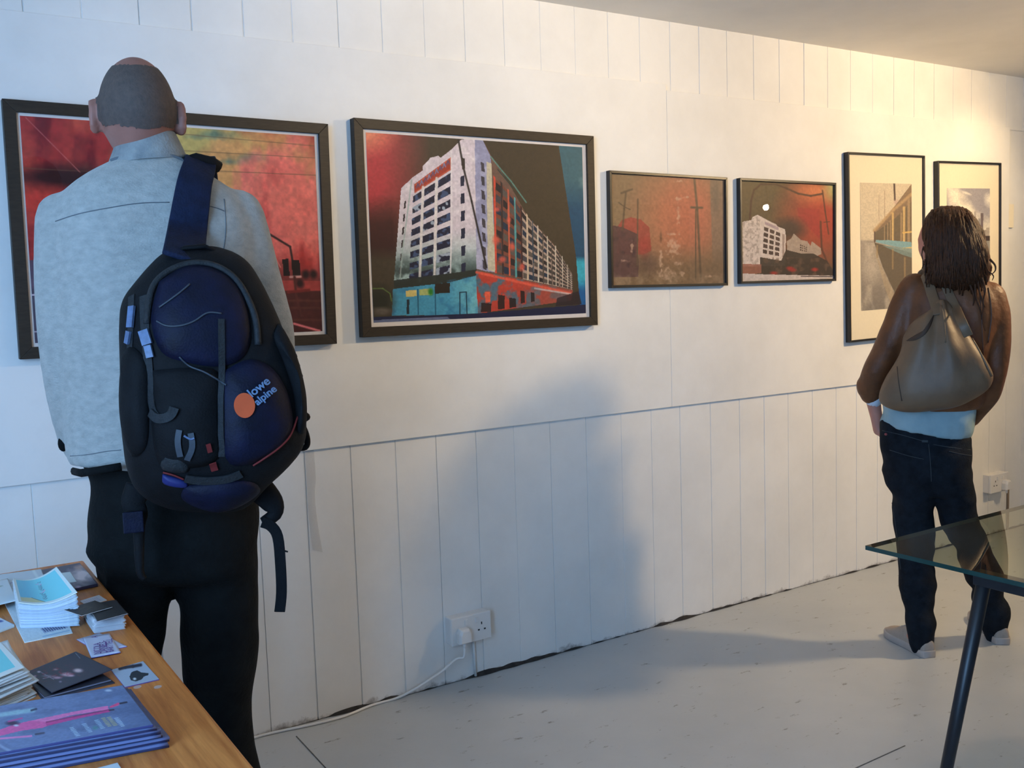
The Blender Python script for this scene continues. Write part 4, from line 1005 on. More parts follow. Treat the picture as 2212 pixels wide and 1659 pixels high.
# -- leaflet stack at the frame's edge and the odd pieces
grpC = 'leaflets of the ragged stack'
qC = [(-78, 1418), (2, 1391), (53, 1445), (-62, 1492)]
HC_ = .043; PC = quad3(qC, TZ+HC_); NC = 22; cvw3 = Canvas(16, 12, (212, 222, 226)); cvw3.grain(.06)
for i in range(NC-1):
    z = -HC_+.0014+(HC_-.0014)*i/(NC-1)
    if i == 0: fc = sheet('leaflet', PC, .0013, cvw3, 'white edged leaflet within the ragged stack beside the black leaflets', 'leaflet', grpC, side=(206, 216, 226)); cc0 = fc.location.copy(); fc.location = cc0+Vector((.012, -.004, z))
    else: copy_thing(fc, (cc0.x+rs.uniform(-.004, .010)+.008*(1-i/NC), cc0.y+rs.uniform(-.006, .004), cc0.z+z), rs.uniform(-.09, .09))
sheet('leaflet', quad3([(-50, 1404), (17, 1382), (40, 1432), (-50, 1470)], TZ+HC_+.0016), .0010, Canvas(12, 10, (216, 224, 228)), 'plain white leaflet turned askew just under the topmost one of the ragged stack', 'leaflet')
cv = Canvas(60, 50, (222, 230, 228)); cv.poly([(-.1, .06), (.86, .06), (.86, .90), (-.1, .90)], (120, 214, 222))
sheet('leaflet', [p+Vector((0, 0, .003)) for p in PC], .0012, cv, 'turquoise covered leaflet, topmost of the ragged stack beside the black leaflets', 'leaflet')
cv = Canvas(40, 30, (206, 216, 226)); cv.line([(.4, .3), (.8, .35)], .2, (60, 80, 160))
q = [(-50, 1345), (0, 1334), (31, 1349), (-20, 1368)]
sheet('leaflet', quad3(q, TZ+.0052), .005, cv, 'white leaflet with a blue mark, between the two leaflet stacks', 'leaflet')
cv = Canvas(40, 30, (206, 218, 224)); cv.blob(.45, .75, .3, .3, (96, 110, 176), .8)
q = [(205, 1660), (254, 1647), (270, 1672), (214, 1686)]
sheet('leaflet', quad3(q, TZ+.0032), .003, cv, 'white leaflet with a blue picture, in front of the magazine stack', 'leaflet')

# ---------------------------------------------------------------- glass table on a black steel trestle
GZ = .724
M_gl = mat_pane('table_glass', (.52, .57, .46), 1.52); M_gle = mat('glass_edge', (34, 62, 58), .15, var=.15, scale=15, spec=.6)
M_steel = mat('black_steel', (26, 25, 30), .4, var=.2, scale=30)
g0 = on_z(1876, 1180, GZ); g1 = on_z(2140, 1106, GZ)
gx0, gy1 = g0.x, (g0.y+g1.y)/2
gx1, gy0 = gx0+1.35, gy1-.80
gt = empty('glass_table', ((gx0+gx1)/2, (gy0+gy1)/2, 0), 'glass topped table with a dark green edge on black steel trestles', 'table')
MB().add([(gx0, gy0, GZ), (gx1, gy0, GZ), (gx1, gy1, GZ), (gx0, gy1, GZ)], [(0, 1, 2, 3)]).build('glass_top', M_gl, gt)
mb = MB(); th = .010
for a, b_ in (((gx0, gy0), (gx1, gy0)), ((gx1, gy0), (gx1, gy1)), ((gx1, gy1), (gx0, gy1)), ((gx0, gy1), (gx0, gy0))):
    mb.add([(a[0], a[1], GZ-th), (b_[0], b_[1], GZ-th), (b_[0], b_[1], GZ), (a[0], a[1], GZ)], [(0, 1, 2, 3)])
mb.build('glass_edge', M_gle, gt)
lt = on_z(2107, 1243, GZ-.03)
legx = gx0+.045
def fy(px, py): # where the line of sight meets the trestle plane
    return on_plane(px, py, 0, legx)
ra = fy(2098, 1246)
for tx in (legx, gx1-.12):
    t0 = ra.y-.012
    MB().box((tx-.014, gy0+.10, GZ-th-.030), (tx+.014, t0, GZ-th)).build('rail', M_steel, gt, bevel=.002)
    for y, dy in ((t0-.016, .10), (gy0+.16, -.06)):
        b_ = fy(2045, 1659)
        top = Vector((tx, y, GZ-th-.028))
        if dy > 0:
            d = (Vector((tx, b_.y, b_.z))-top); bot = top+d*(top.z/-d.z) if d.z < 0 else top
        else: bot = Vector((tx, y+dy, 0))
        MB().tube([top, bot], [.015, .0125], 12).build('leg', M_steel, gt, True)
# ---------------------------------------------------------------- figures: shared pieces
def ring(fg, lx, ly, rx, ry, hd, D, n=28, e=2.3, k=1.0, dv=0.0):
    PL, PR = fg.P(lx, ly, D), fg.P(rx, ry, D); c = (PL+PR)/2+fg.n*dv; a = (PR-PL)/2*k; b = fg.n*hd*k; out = []
    for j in range(n):
        t = 2*PI*j/n; ct, st = math.cos(t), math.sin(t)
        out.append(c+a*(math.copysign(abs(ct)**(2/e), ct))+b*(math.copysign(abs(st)**(2/e), st)))
    return out
def rows(fg, spec, D, k=1.0, e=2.3, sub=3):
    """spec rows: (y, left, right, half depth[, depth shift]) or tilted rows (lx, ly, rx, ry, hd[, shift])"""
    full = []
    for s in spec:
        if len(s[:]) >= 5 and s[1] > 300 and s[3] > 300: full.append(tuple(s)+((0,) if len(s) == 5 else ()))
        else: full.append((s[1], s[0], s[2], s[0], s[3], s[4] if len(s) > 4 else 0))
    sm = [Vector(f[:3]) for f in full]; a = catmull(sm, sub); b = catmull([Vector(f[3:]) for f in full], sub)
    return [ring(fg, p.x, p.y, p.z, q.x, q.y, D+q.z, e=e, k=k) for p, q in zip(a, b)]
def limb(mb, fg, spec, D, k=1.0, n=18, sub=4, flat=1.0):
    """spec: (x, y, radius in picture units, depth shift)"""
    pts = [fg.P(x, y, D+d) for x, y, r, d in spec]; rr = [r*fg.mpp(x, y, D+d)*k for x, y, r, d in spec]
    P = catmull(pts, sub); R_ = interp_list(rr, sub)
    mb.tube(P, R_, n, ref=fg.n, flat=flat)
    mb.ball(P[0], R_[0]*.98, 14, 10); mb.ball(P[-1], R_[-1]*.98, 14, 10)
    return pts
def head_mesh(mb, c, az, w=.076, d=.098, hh=.116):
    f = Vector((math.sin(az), math.cos(az), 0)); r = Vector((math.cos(az), -math.sin(az), 0)); up = Vector((0, 0, 1))
    g = lambda x, s: math.exp(-(x/s)**2)
    rs_ = []
    for i in range(41):
        th = -PI/2+PI*(i+.15)/40.3; row = []
        for j in range(48):
            ph = 2*PI*j/48
            x = w*math.cos(th)*math.sin(ph); y = d*math.cos(th)*math.cos(ph); z = hh*math.sin(th); zz = z/hh
            low = max(0, -zz-.1)
            x *= 1-.34*low*(1 if y > 0 else .8)
            if y < 0: y *= 1-.30*low; y -= .006*g(zz-.25, .4)
            else:
                y *= .93
                fr = max(0, math.cos(ph))**2
                y += .026*g(x, .011)*g(zz+.20, .17)*fr*(1.0 if zz < -.02 else .8)
                y += .006*g(zz-.12, .10)*fr-.011*g(abs(x)-.031, .015)*g(zz-.0, .10)*fr
                y += .006*g(x, .024)*g(zz+.50, .06)*fr-.003*g(x, .022)*g(zz+.565, .02)*fr+.005*g(x, .024)*g(zz+.63, .05)*fr
                y += .010*g(x, .022)*g(zz+.86, .13)
                x += math.copysign(.004, x)*g(zz+.18, .2)*fr if abs(x) > .02 else 0
            row.append(c+r*x+f*y+up*z)
        rs_.append(row)
    mb.rings(rs_)
    for s in (-1, 1):
        for t in range(7):       # ear: a curved rim around a thinner bowl
            a = -1.9+t*.62
            mb.ball(c+r*(s*(w+.008+.004*math.cos(a)))+f*(-.014+.014*math.cos(a+PI))+up*(-.006+.027*math.sin(a)), (.0095, .0085, .0095), 8, 6)
        e0 = c+r*(s*(w+.001))+f*(-.012)+up*(-.006)
        mb.tube([e0+up*.026, e0, e0-up*.028], [(.012, .006), (.014, .006), (.008, .006)], 10, ref=f)
M_eye = mat('eye', (70, 56, 46), .2, var=.3, scale=200, spec=.6)
def eyes(parent, c, az, hh, d):
    f = Vector((math.sin(az), math.cos(az), 0)); r = Vector((math.cos(az), -math.sin(az), 0))
    for s in (-1, 1): MB().ball(c+r*(s*.031)+f*(d*.93-.021)+Vector((0, 0, .0)), (.011, .011, .009), 12, 8).build('eye', M_eye, parent, True)
def hand_mesh(mb, w, f, nrm, side=1, curl=.5, sc=1.0):
    """w wrist, f finger direction, nrm the way the palm faces; side +1/-1 sets the thumb side"""
    f = Vector(f).normalized(); nrm = Vector(nrm); nrm = (nrm-f*nrm.dot(f)).normalized(); s = f.cross(nrm)*side
    mb.tube([w-f*.02, w+f*.01*sc, w+f*.045*sc, w+f*.085*sc, w+f*.092*sc], [(.018*sc, .026*sc), (.016*sc, .027*sc), (.016*sc, .039*sc), (.013*sc, .041*sc), (.008*sc, .034*sc)], 14, ref=nrm)
    for o_, L, r in ((.030, .070, .0088), (.0105, .079, .0090), (-.0095, .074, .0086), (-.028, .058, .0076)):
        p = w+f*(.082*sc)+s*(o_*sc); d = f.copy(); pts = [p-f*.02*sc, p]
        for kx, q in enumerate((.45, .31, .24)):
            a = curl*(.8 if kx == 0 else 1.0); ax = f.cross(nrm).normalized()
            d = Matrix.Rotation(a, 3, ax)@d
            if d.dot(nrm) < 0 and kx == 0 and curl > 0: d = Matrix.Rotation(-2*a, 3, ax)@d; 
            p = p+d*(L*q*sc); pts.append(p)
        mb.tube(pts, [r*sc, r*sc, r*.95*sc, r*.88*sc, r*.7*sc], 10); mb.ball(p, r*.72*sc, 8, 6)
    b = w+f*.022*sc+s*.026*sc; d = (s*.75+f*.7+nrm*.25).normalized()
    d2 = (f*.8+nrm*.5+s*.1).normalized()
    mb.tube([b, b+d*.034*sc, b+d*.034*sc+d2*.03*sc, b+d*.034*sc+d2*.052*sc], [.013*sc, .0105*sc, .0095*sc, .007*sc], 10)
def make_shoe(parent, heel, toe, m_up, m_sole, W=.090, lace=None):
    heel = Vector((heel.x, heel.y, 0)); toe = Vector((toe.x, toe.y, 0)); f = (toe-heel); L = f.length; f.normalize(); s = Vector((f.y, -f.x, 0)); up = Vector((0, 0, 1))
    wid = [(0, .48), (.04, .66), (.15, .74), (.35, .70), (.55, .84), (.72, 1.0), (.86, .93), (.95, .70), (1, .36)]
    top = [(0, .062), (.04, .070), (.15, .078), (.3, .086), (.42, .088), (.55, .072), (.72, .052), (.86, .044), (.95, .036), (1, .024)]
    W_ = lambda t: float(np.interp(t, *zip(*wid)))*W/2; T_ = lambda t: float(np.interp(t, *zip(*top)))
    root = bpy.data.objects.new('shoe', None); COL.objects.link(root); root.parent = parent; root.location = heel-wpos(parent)
    ts = [0, .02, .05, .1, .16, .24, .32, .4, .48, .56, .64, .72, .8, .87, .93, .97, 1]
    mb = MB()
    mb.rings([[heel+f*(L*t)+s*(math.cos(a)*W_(t)*.94)+up*(.018+(T_(t)-.018)*max(0, math.sin(a))**.75) for a in [PI*j/14 for j in range(15)]]+[heel+f*(L*t)-s*(W_(t)*.9)+up*.012, heel+f*(L*t)+s*(W_(t)*.9)+up*.012] for t in ts])
    mb.build('upper', m_up, root, True, sub=1)
    mb = MB(); out = [(t, 1) for t in ts]+[(t, -1) for t in reversed(ts)]
    mb.rings([[heel+f*(L*(t*1.01-.005))+s*(q*W_(t)*kk)+up*z for t, q in out] for z, kk in ((.0, .97), (.004, 1.02), (.022, 1.03), (.026, 1.0))])
    mb.build('sole', m_sole, root, True)
    if lace:
        mb = MB()
        for i in range(4):
            t = .46+i*.07; z = T_(t)+.001
            mb.tube([heel+f*(L*t)-s*W_(t)*.38+up*(z-.006), heel+f*(L*t)+up*z, heel+f*(L*t)+s*W_(t)*.38+up*(z-.006)], .0028, 6)
        mb.build('laces', lace, root, True)
    return root
def folds(amp, sx, sy, sz, amp2=.0, seed=0.0):
    def f(co, n):
        a = noise.noise(Vector((co.x*sx+seed, co.y*sx, co.z*sz)))
        b = noise.noise(Vector((co.x*sx*2.7+seed, co.y*sy*2.7, co.z*sz*2.3+seed)))
        return amp*a*abs(a)*2+amp2*b
    return f
# ---------------------------------------------------------------- the man with the backpack
MF = Fig(.205); MD = 2.16
M_skin = mat('skin', (158, 106, 92), .55, var=.08, scale=40, bump=.05)
M_stub = mat('cropped_hair', (98, 82, 75), .8, col2=(78, 68, 64), scale=90, bump=.25, bscale=220)
M_wool = mat('grey_wool', (178, 177, 172), .9, col2=(154, 155, 151), scale=40, stretch=(1.2, 1.2, 2), bump=.3, bscale=180, spec=.1, sheen=.3)
M_wool2 = mat('grey_wool_collar', (158, 160, 158), .9, col2=(126, 130, 132), scale=30, bump=.3, bscale=180, spec=.1)
M_seam = mat('seam_shadow', (98, 104, 110), .9, var=.1)
M_trous = mat('black_cotton', (20, 23, 24), .85, col2=(11, 12, 13), scale=18, bump=.25, bscale=120, spec=.15)
M_black = mat('black_nylon', (17, 19, 23), .75, col2=(9, 10, 13), scale=24, bump=.15, bscale=260, spec=.2)
M_navy = mat('navy_nylon', (17, 22, 50), .6, col2=(9, 12, 28), scale=22, bump=.15, bscale=260, spec=.2)
M_strap = mat('dark_navy_webbing', (24, 34, 62), .75, col2=(16, 24, 46), scale=60, bump=.3, bscale=260, spec=.2)
M_web = mat('grey_black_webbing', (30, 35, 40), .75, col2=(18, 22, 26), scale=80, bump=.3, bscale=260)
M_cord = mat('grey_cord', (58, 66, 76), .6, var=.1, scale=200)
M_refl = mat('pale_buckle', (92, 112, 146), .35, var=.3, scale=80)
M_redp = mat('red_piping', (112, 26, 26), .7, var=.1); M_oran = mat('orange_badge', (206, 84, 40), .6, var=.1); M_pale = mat('pale_blue_thread', (104, 134, 172), .6, var=.1); M_bluep = mat('blue_panel', (24, 36, 100), .6, var=.1)
feet_l = MF.P(276, 1560, MD+.03); feet_r = MF.P(484, 1640, MD+.02)
man = empty('person', ((feet_l.x+feet_r.x)/2, (feet_l.y+feet_r.y)/2, 0), 'man in a grey wool shirt jacket and black trousers, standing beside the wooden table', 'person')
torso = [(322, 284, 376, .05, .0), (340, 262, 398, .064, .0), (362, 222, 424, .078, 0), (392, 168, 470, .098, 0), (425, 128, 515, .112, 0), (470, 108, 542, .122, 0), (530, 108, 556, .128, 0), (620, 114, 562, .132, 0), (720, 122, 556, .130, .0), (820, 132, 548, .126, 0), (900, 138, 540, .124, 0), (970, 144, 530, .124, 0), (1000, 150, 524, .122, 0)]
armL = [(132, 468, 52, 0), (134, 540, 56, 0), (136, 620, 57, .0), (142, 720, 57, .005), (150, 820, 52, .02), (160, 900, 46, .05), (170, 958, 38, .09), (178, 984, 30, .13)]
armR = [(512, 462, 52, 0), (524, 520, 55, 0), (540, 590, 56, -.005), (558, 660, 56, -.005), (572, 715, 55, 0), (572, 770, 52, .03), (552, 790, 46, .10), (520, 740, 42, .19), (480, 650, 38, .25)]
mb = MB().rings(rows(MF, torso, MD))
pl = limb(mb, MF, armL, MD); prr = limb(mb, MF, armR, MD)
jacket = fuse('jacket', mb, .0085, M_wool, man, 8, folds(.020, 6.0, 3.0, 1.0, .0008, 3.0))
# collar: a standing band, folded outward
def band(fg, lo_, hi, D, hd0, hd1, th=.004):
    r0 = ring(fg, *lo_, hd0, D, n=36, e=2.0); r1 = ring(fg, *hi, hd1, D, n=36, e=2.0)
    mid = [(a+b)/2 for a, b in zip(r0, r1)]
    c = sum(r1, Vector())/36
    inn = [p+(c-p).normalized()*th for p in r1]; inn0 = [p+(c-p).normalized()*th*2 for p in mid]
    return [r0, mid, r1, inn, inn0]
mb = MB(); mb.rings(band(MF, (230, 360, 408, 346), (252, 302, 378, 284), MD, .078, .066), True, False)
col = mb.build('collar', M_wool2, man, True, sub=1); tag(col, 'standing grey collar')
jt = bvh(jacket)
trace_line('collar_seam', [(240, 348), (285, 334), (330, 332), (375, 338), (404, 352)], jt, .0035, M_seam, man, .001)
trace_line('yoke_seam', [(120, 478), (170, 462), (230, 450), (300, 439), (366, 437)], jt, .0010, M_seam, man, .0004)
trace_line('yoke_seam', [(440, 442), (470, 450), (484, 456)], jt, .0009, M_seam, man, .0004)
trace_line('sleeve_seam', [(484, 430), (488, 500), (478, 570)], jt, .0009, M_seam, man, .0004)
trace_line('hem_seam', [(152, 985), (190, 982), (230, 975), (262, 972)], jt, .0008, M_seam, man, .0004)
c0 = MF.P(136, 958, MD+.05)
MB().ball(c0, (.010, .010, .017), 10, 8).build('cuff_tab', M_trous, man, True)
# trousers
hips = [(985, 172, 512, .108, .0), (1010, 168, 524, .114, 0), (1050, 178, 540, .12, 0), (1110, 184, 549, .124, 0), (1170, 190, 553, .122, 0), (1225, 200, 556, .112, 0), (1245, 220, 545, .08, 0)]
def leg_spec(edge):  # rows (y, left, right, shift)
    return [((l+r)/2, y, (r-l)/2, s) for y, l, r, s in edge]
legL = leg_spec([(1190, 192, 372, 0), (1240, 202, 371, 0), (1300, 206, 364, .0), (1360, 205, 358, .01), (1430, 204, 348, .015), (1500, 208, 344, .02), (1560, 214, 338, .03)])
legR = leg_spec([(1190, 376, 555, 0), (1250, 386, 560, 0), (1310, 391, 560, 0), (1380, 392, 560, .0), (1440, 396, 556, .005), (1500, 406, 548, .01), (1560, 412, 546, .015), (1640, 416, 552, .02)])
def leg_down(mb, fg, spec, D, k=1.0, zend=.035, grow=1.02, rk=1.0):
    pts = [fg.P(x, y, D+d) for x, y, r, d in spec]; rr = [r*fg.mpp(x, y, D+d)*k for x, y, r, d in spec]
    last = pts[-1]; n_ = 5; r0 = rr[-1]
    for i in range(1, n_+1):
        t = i/n_; pts.append(Vector((last.x, last.y, last.z+(zend-last.z)*t))+fg.n*.01*t); rr.append(r0*(1+(rk-1)*t))
    P = catmull(pts, 4); R_ = interp_list(rr, 4)
    mb.tube(P, R_, 20, ref=fg.n, flat=1.0); mb.ball(P[0], R_[0]*.97, 16, 10)
    return P
mb = MB().rings(rows(MF, hips, MD))
PL_ = leg_down(mb, MF, legL, MD); PR_ = leg_down(mb, MF, legR, MD)
trousers = fuse('trousers', mb, .009, M_trous, man, 6, folds(.026, 3.2, 3.0, 5.5, .004, 9.0))
# waist flap showing under the jacket hem
tt = bvh(trousers)
MB().tube([MF.P(158, 1018, MD-.02), MF.P(175, 1022, MD-.10), MF.P(215, 1016, MD-.135), MF.P(262, 1008, MD-.14)], [(.008, .005)]*4, 8, ref=(0, 0, 1)).build('belt', M_trous, man, True)
# body inside the clothes
hc = MF.P(298, 250, MD+.005)
mb = MB(); head_mesh(mb, hc, .205, .0735, .098, .114)
mb.tube([hc+Vector((0, 0, -.05)), MF.P(308, 312, MD), MF.P(322, 372, MD+.02)], [.055, .052, .045], 18)
mb.rings(rows(MF, torso[3:], MD, .84)); mb.rings(rows(MF, hips, MD, .86))
a1 = limb(mb, MF, [(x, y, r*.74, s) for x, y, r, s in armL], MD); a2 = limb(mb, MF, [(x, y, r*.74, s) for x, y, r, s in armR], MD)
for sp in (legL, legR): 
    P = leg_down(mb, MF, sp, MD, .72, .07, 1, .62)
    mb.tube([P[-1], P[-1]+MF.n*.05+Vector((0, 0, -.025)), P[-1]+MF.n*.14+Vector((0, 0, -.04))], [.038, .034, .024], 12)
hand_mesh(mb, a1[-1]+MF.r*.02+MF.n*.01, (.75, .25, -.6), MF.r+MF.n*-.2, 1, .35)
hand_mesh(mb, a2[-1], (-.2, -.1, .95), -MF.n, -1, 1.05)
body = fuse('body', mb, .0055, M_skin, man, 3)
eyes(man, hc, .205, .114, .098)
# cropped hair: thin cap that leaves the crown bare
def hair_cap():
    me = body.data; off = wpos(body); bm = bmesh.new(); vm = {}
    up = Vector((0, 0, 1)); f = MF.n
    for p in me.polygons:
        c_ = p.center+off-hc; zz = c_.z/.114; yy = c_.dot(f)/.098; xx = abs(c_.dot(MF.r))/.0735
        if (c_.length > .2): continue
        j = noise.noise(c_*40)*.03
        lowest = -.36+.14*xx if yy < -.3 else -.02+.1*xx
        crown = ((yy+.05)/.95)**2+((xx)/.72)**2+((zz-1)/.34)**2 < 1+j*3
        if zz+j < lowest or crown or yy > .45-(.35 if zz < .35 else 0) or xx > 1.03: continue
        vs = []
        for vi in p.vertices:
            if vi not in vm:
                v = me.vertices[vi]; vm[vi] = bm.verts.new(v.co+off+v.normal*.0016)
            vs.append(vm[vi])
        try: bm.faces.new(vs)
        except ValueError: pass
    m2 = bpy.data.meshes.new('hair'); bm.to_mesh(m2); bm.free()
    return link('hair', m2, M_stub, man, True)
hair_cap()
M_shoe = mat('dark_leather_shoe', (34, 30, 28), .45, var=.1, scale=30); M_rub = mat('dark_rubber', (24, 22, 22), .7, var=.1)
for P in (PL_, PR_):
    b = Vector((P[-1].x, P[-1].y, 0)); f = Vector((math.sin(.15), math.cos(.15), 0)); make_shoe(man, b-f*.075, b+f*.205, M_shoe, M_rub, .105, M_web)

# ---------------------------------------------------------------- backpack hung from one shoulder
BD = MD-.25
bpk = empty('backpack', tuple(MF.P(450, 1040, BD)), 'black and navy backpack with an orange badge, hung on the man by one strap', 'backpack')
prow = [(532, 392, 462, .02, .05), (545, 352, 500, .050, .04), (568, 326, 534, .072, .03), (608, 292, 562, .092, .02), (650, 262, 584, .104, .01), (705, 256, 608, .112, 0), (765, 258, 630, .118, 0), (825, 261, 645, .122, 0), (880, 263, 655, .126, 0), (930, 265, 657, .126, 0), (968, 268, 645, .122, 0), (1005, 272, 615, .112, .005), (1045, 285, 572, .098, .01), (1078, 318, 545, .080, .02), (1098, 368, 520, .055, .03)]
mb = MB().rings(rows(MF, prow, BD, 1.0, 2.6))
pack = fuse('main_compartment', mb, .0085, M_black, bpk, 6, folds(.012, 5, 5, 3, .0014, 17.0))
pt = bvh(pack)
dome = patch('top_pocket', [(345, 612), (395, 580), (450, 578), (500, 606), (530, 660), (540, 730), (520, 775), (470, 792), (400, 782), (350, 760), (328, 690)], pt, M_navy, bpk, .004, .016)
tag(dome, 'domed navy top pocket')
dt = bvh(dome)
trace_line('pocket_piping', [(318, 700), (332, 620), (385, 578), (450, 572), (508, 604), (548, 680), (556, 745)], pt, .006, M_web, bpk, .003)
fp = patch('front_pocket', [(486, 800), (540, 776), (590, 800), (622, 860), (628, 920), (604, 965), (556, 995), (496, 1000), (474, 930), (474, 850)], pt, M_navy, bpk, .004, .022); tag(fp, 'navy front pocket with the badge')
ft = bvh(fp)
patch('side_pocket', [(600, 700), (620, 740), (640, 810), (654, 880), (655, 930), (642, 930), (634, 850), (612, 780), (592, 730)], pt, M_black, bpk, .004, .016)
patch('side_pocket', [(270, 760), (290, 750), (318, 790), (322, 880), (318, 960), (290, 985), (272, 940), (266, 850)], pt, M_black, bpk, .004, .016)
mid = patch('centre_panel', [(330, 800), (400, 795), (470, 805), (474, 900), (470, 990), (400, 1010), (345, 1000), (328, 900)], pt, M_black, bpk, .003, .014)
mt = bvh(mid)
def multi(x, y):
    best = None
    for t in (dt, ft, mt, pt):
        l, n = hit(x, y, t)
        if l is not None and (best is None or (l-C).length < (best[0]-C).length): best = (l, n)
    return best
def strip(name, pts, w, m, th=.002, off=.002, parent=bpk, kk=5):
    P = catmull([Vector((x, y, 0)) for x, y in pts], kk); L, Nn = [], []
    for p in P:
        h_ = multi(p.x, p.y)
        if h_: L.append(h_[0]+h_[1]*off); Nn.append(h_[1])
    for _ in range(3): L = [L[0]]+[(L[i-1]+L[i]*2+L[i+1])/4 for i in range(1, len(L)-1)]+[L[-1]]; Nn = [Nn[0]]+[(Nn[i-1]+Nn[i]*2+Nn[i+1]).normalized() for i in range(1, len(Nn)-1)]+[Nn[-1]]
    return MB().ribbon(L, w, th, Nn).build(name, m, parent)
def cordx(name, pts, r, m, off=.002):
    P = catmull([Vector((x, y, 0)) for x, y in pts], 6); L = []
    for p in P:
        h_ = multi(p.x, p.y)
        if h_: L.append(h_[0]+h_[1]*off)
    for _ in range(2): L = [L[0]]+[(L[i-1]+L[i]*2+L[i+1])/4 for i in range(1, len(L)-1)]+[L[-1]]
    return MB().tube(L, r, 6).build(name, m, bpk, True)
strip('zip', [(477, 690), (478, 760), (479, 840), (480, 920), (478, 985)], .011, M_web, .003, .003)
cordx('bungee_cord', [(340, 694), (360, 704), (390, 704), (420, 694), (448, 676), (478, 678)], .0016, M_cord)
cordx('bungee_cord', [(345, 665), (380, 640), (410, 615)], .0016, M_cord)
cordx('bungee_cord', [(388, 770), (410, 792), (440, 804), (468, 820), (490, 832)], .0016, M_cord)
strip('compression_strap', [(312, 640), (314, 700), (322, 790), (330, 880), (345, 905)], .016, M_web)
strip('compression_strap', [(286, 640), (284, 720), (280, 800)], .014, M_web)
strip('webbing_loop', [(330, 890), (345, 904), (370, 898), (378, 880)], .016, M_web, .003, .006)
for x0, y0, x1, y1, w in ((290, 664, 286, 708, .013), (284, 716, 280, 742, .010), (313, 714, 322, 744, .018), (322, 746, 328, 772, .013)):
    b = strip('buckle', [(x0, y0), ((x0+x1)/2, (y0+y1)/2), (x1, y1)], w, M_refl, .005, .006, kk=2); tag(b, 'pale reflective strap buckle')
strip('daisy_chain', [(388, 928), (384, 955), (390, 985)], .010, M_cord, .002, .003); strip('daisy_chain', [(412, 935), (416, 965), (404, 992)], .010, M_cord, .002, .003)
cordx('zip_pull', [(398, 940), (412, 948), (420, 945)], .002, M_refl, .004)
strip('red_tab', [(448, 958), (453, 975)], .008, M_redp, .002, .004); strip('red_tab', [(458, 998), (464, 1014)], .012, M_redp, .002, .004)
cordx('red_piping', [(640, 900), (626, 938), (600, 966), (566, 990), (546, 1004)], .0019, M_redp, .003)
cordx('red_piping', [(354, 1018), (374, 1023), (398, 1033)], .0018, M_redp, .004)
pb_ = patch('base_panel', [(352, 1024), (398, 1038), (402, 1052), (356, 1044)], pt, M_bluep, bpk, .003, .006)
ps_ = patch('lower_stash_pocket', [(350, 975), (400, 985), (404, 1018), (352, 1012)], pt, M_web, bpk, .003, .008)
nb_ = patch('base_pocket', [(400, 1050), (470, 1040), (540, 1040), (560, 1060), (520, 1090), (470, 1104), (420, 1092), (392, 1072)], pt, M_navy, bpk, .003, .012)
strip('handle', [(400, 1030), (440, 1036), (490, 1032), (520, 1020)], .016, M_web, .003, .005)
# badge: orange disc with pale slanting lettering
def on_front(x, y, off):
    l, n = multi(x, y); return l+n*off, n
cc, nn = on_front(536, 884, .002)
upb = (Vector((0, 0, 1))-nn*nn.z).normalized(); rtb = upb.cross(nn)
if rtb.dot(RGT) < 0: rtb = -rtb
rot = math.radians(35); ax = rtb*math.cos(rot)+upb*math.sin(rot); ay = upb*math.cos(rot)-rtb*math.sin(rot)
dc, _ = on_front(528, 876, .004)
bg_ = MB().rings([[dc+(rtb*(math.cos(t)*.018)+upb*(math.sin(t)*.022))+nn*z for t in [2*PI*j/28 for j in range(28)]] for z in (-.002, .001)]).build('badge', M_oran, bpk); tag(bg_, 'round orange badge')
def badge_text(s, size, du, dv):
    cu = bpy.data.curves.new('t', 'FONT'); cu.body = s; cu.size = size; cu.extrude = .0004; cu.offset = .0004
    t = bpy.data.objects.new('t', cu); COL.objects.link(t); dg = bpy.context.evaluated_depsgraph_get(); dg.update()
    me = bpy.data.meshes.new_from_object(t.evaluated_get(dg)); bpy.data.objects.remove(t)
    for v in me.vertices:
        P = dc+ax*(v.co.x+du)+ay*(v.co.y+dv)
        px_, py_ = proj(P); h_ = multi(px_, py_)
        v.co = (h_[0]+h_[1]*(.0045+v.co.z)) if h_ else P
    return link('badge_lettering', me, M_pale, bpk)
badge_text('lowe', .021, .017, .003); badge_text('alpine', .018, .016, -.014)
# shoulder strap in use: over the shoulder and down to the pack
sp_pts = [(398, 545), (403, 500), (410, 450), (418, 400), (427, 366)]
L, Nn = [], []
for x, y in sp_pts:
    l, n = hit(x, y, jt, MF.P(x, y, MD-.11)); L.append(l+n*.010); Nn.append(n)
L[0] = hit(398, 560, pt, MF.P(398, 560, BD-.02))[0]
top_ = MF.P(434, 347, MD+.005)+Vector((0, 0, .004)); L += [top_, MF.P(438, 362, MD+.085), MF.P(448, 430, MD+.135), MF.P(470, 560, MD+.15), MF.P(520, 760, MD+.14), MF.P(560, 900, MD+.06), MF.P(560, 960, BD+.09)]
Nn += [Vector((0, 0, 1)), MF.n, MF.n, MF.n, MF.n, MF.n+MF.r, MF.r]
P = catmull(L, 5); Q = catmull(Nn, 5); w_ = interp_list([.078, .074, .070, .066, .064, .060, .058, .055, .050, .03, .025, .025], 5)
MB().ribbon(P, w_, .010, [q.normalized() for q in Q]).build('shoulder_strap', M_strap, bpk, True, bevel=.003)
l, n = hit(428, 372, jt)
MB().tube([MF.P(398, 352, MD-.055), MF.P(425, 343, MD-.04), MF.P(460, 352, MD-.035), MF.P(474, 362, MD-.02)], [(.006, .012)]*4, 8, ref=MF.n).build('strap_pad', M_black, bpk, True)
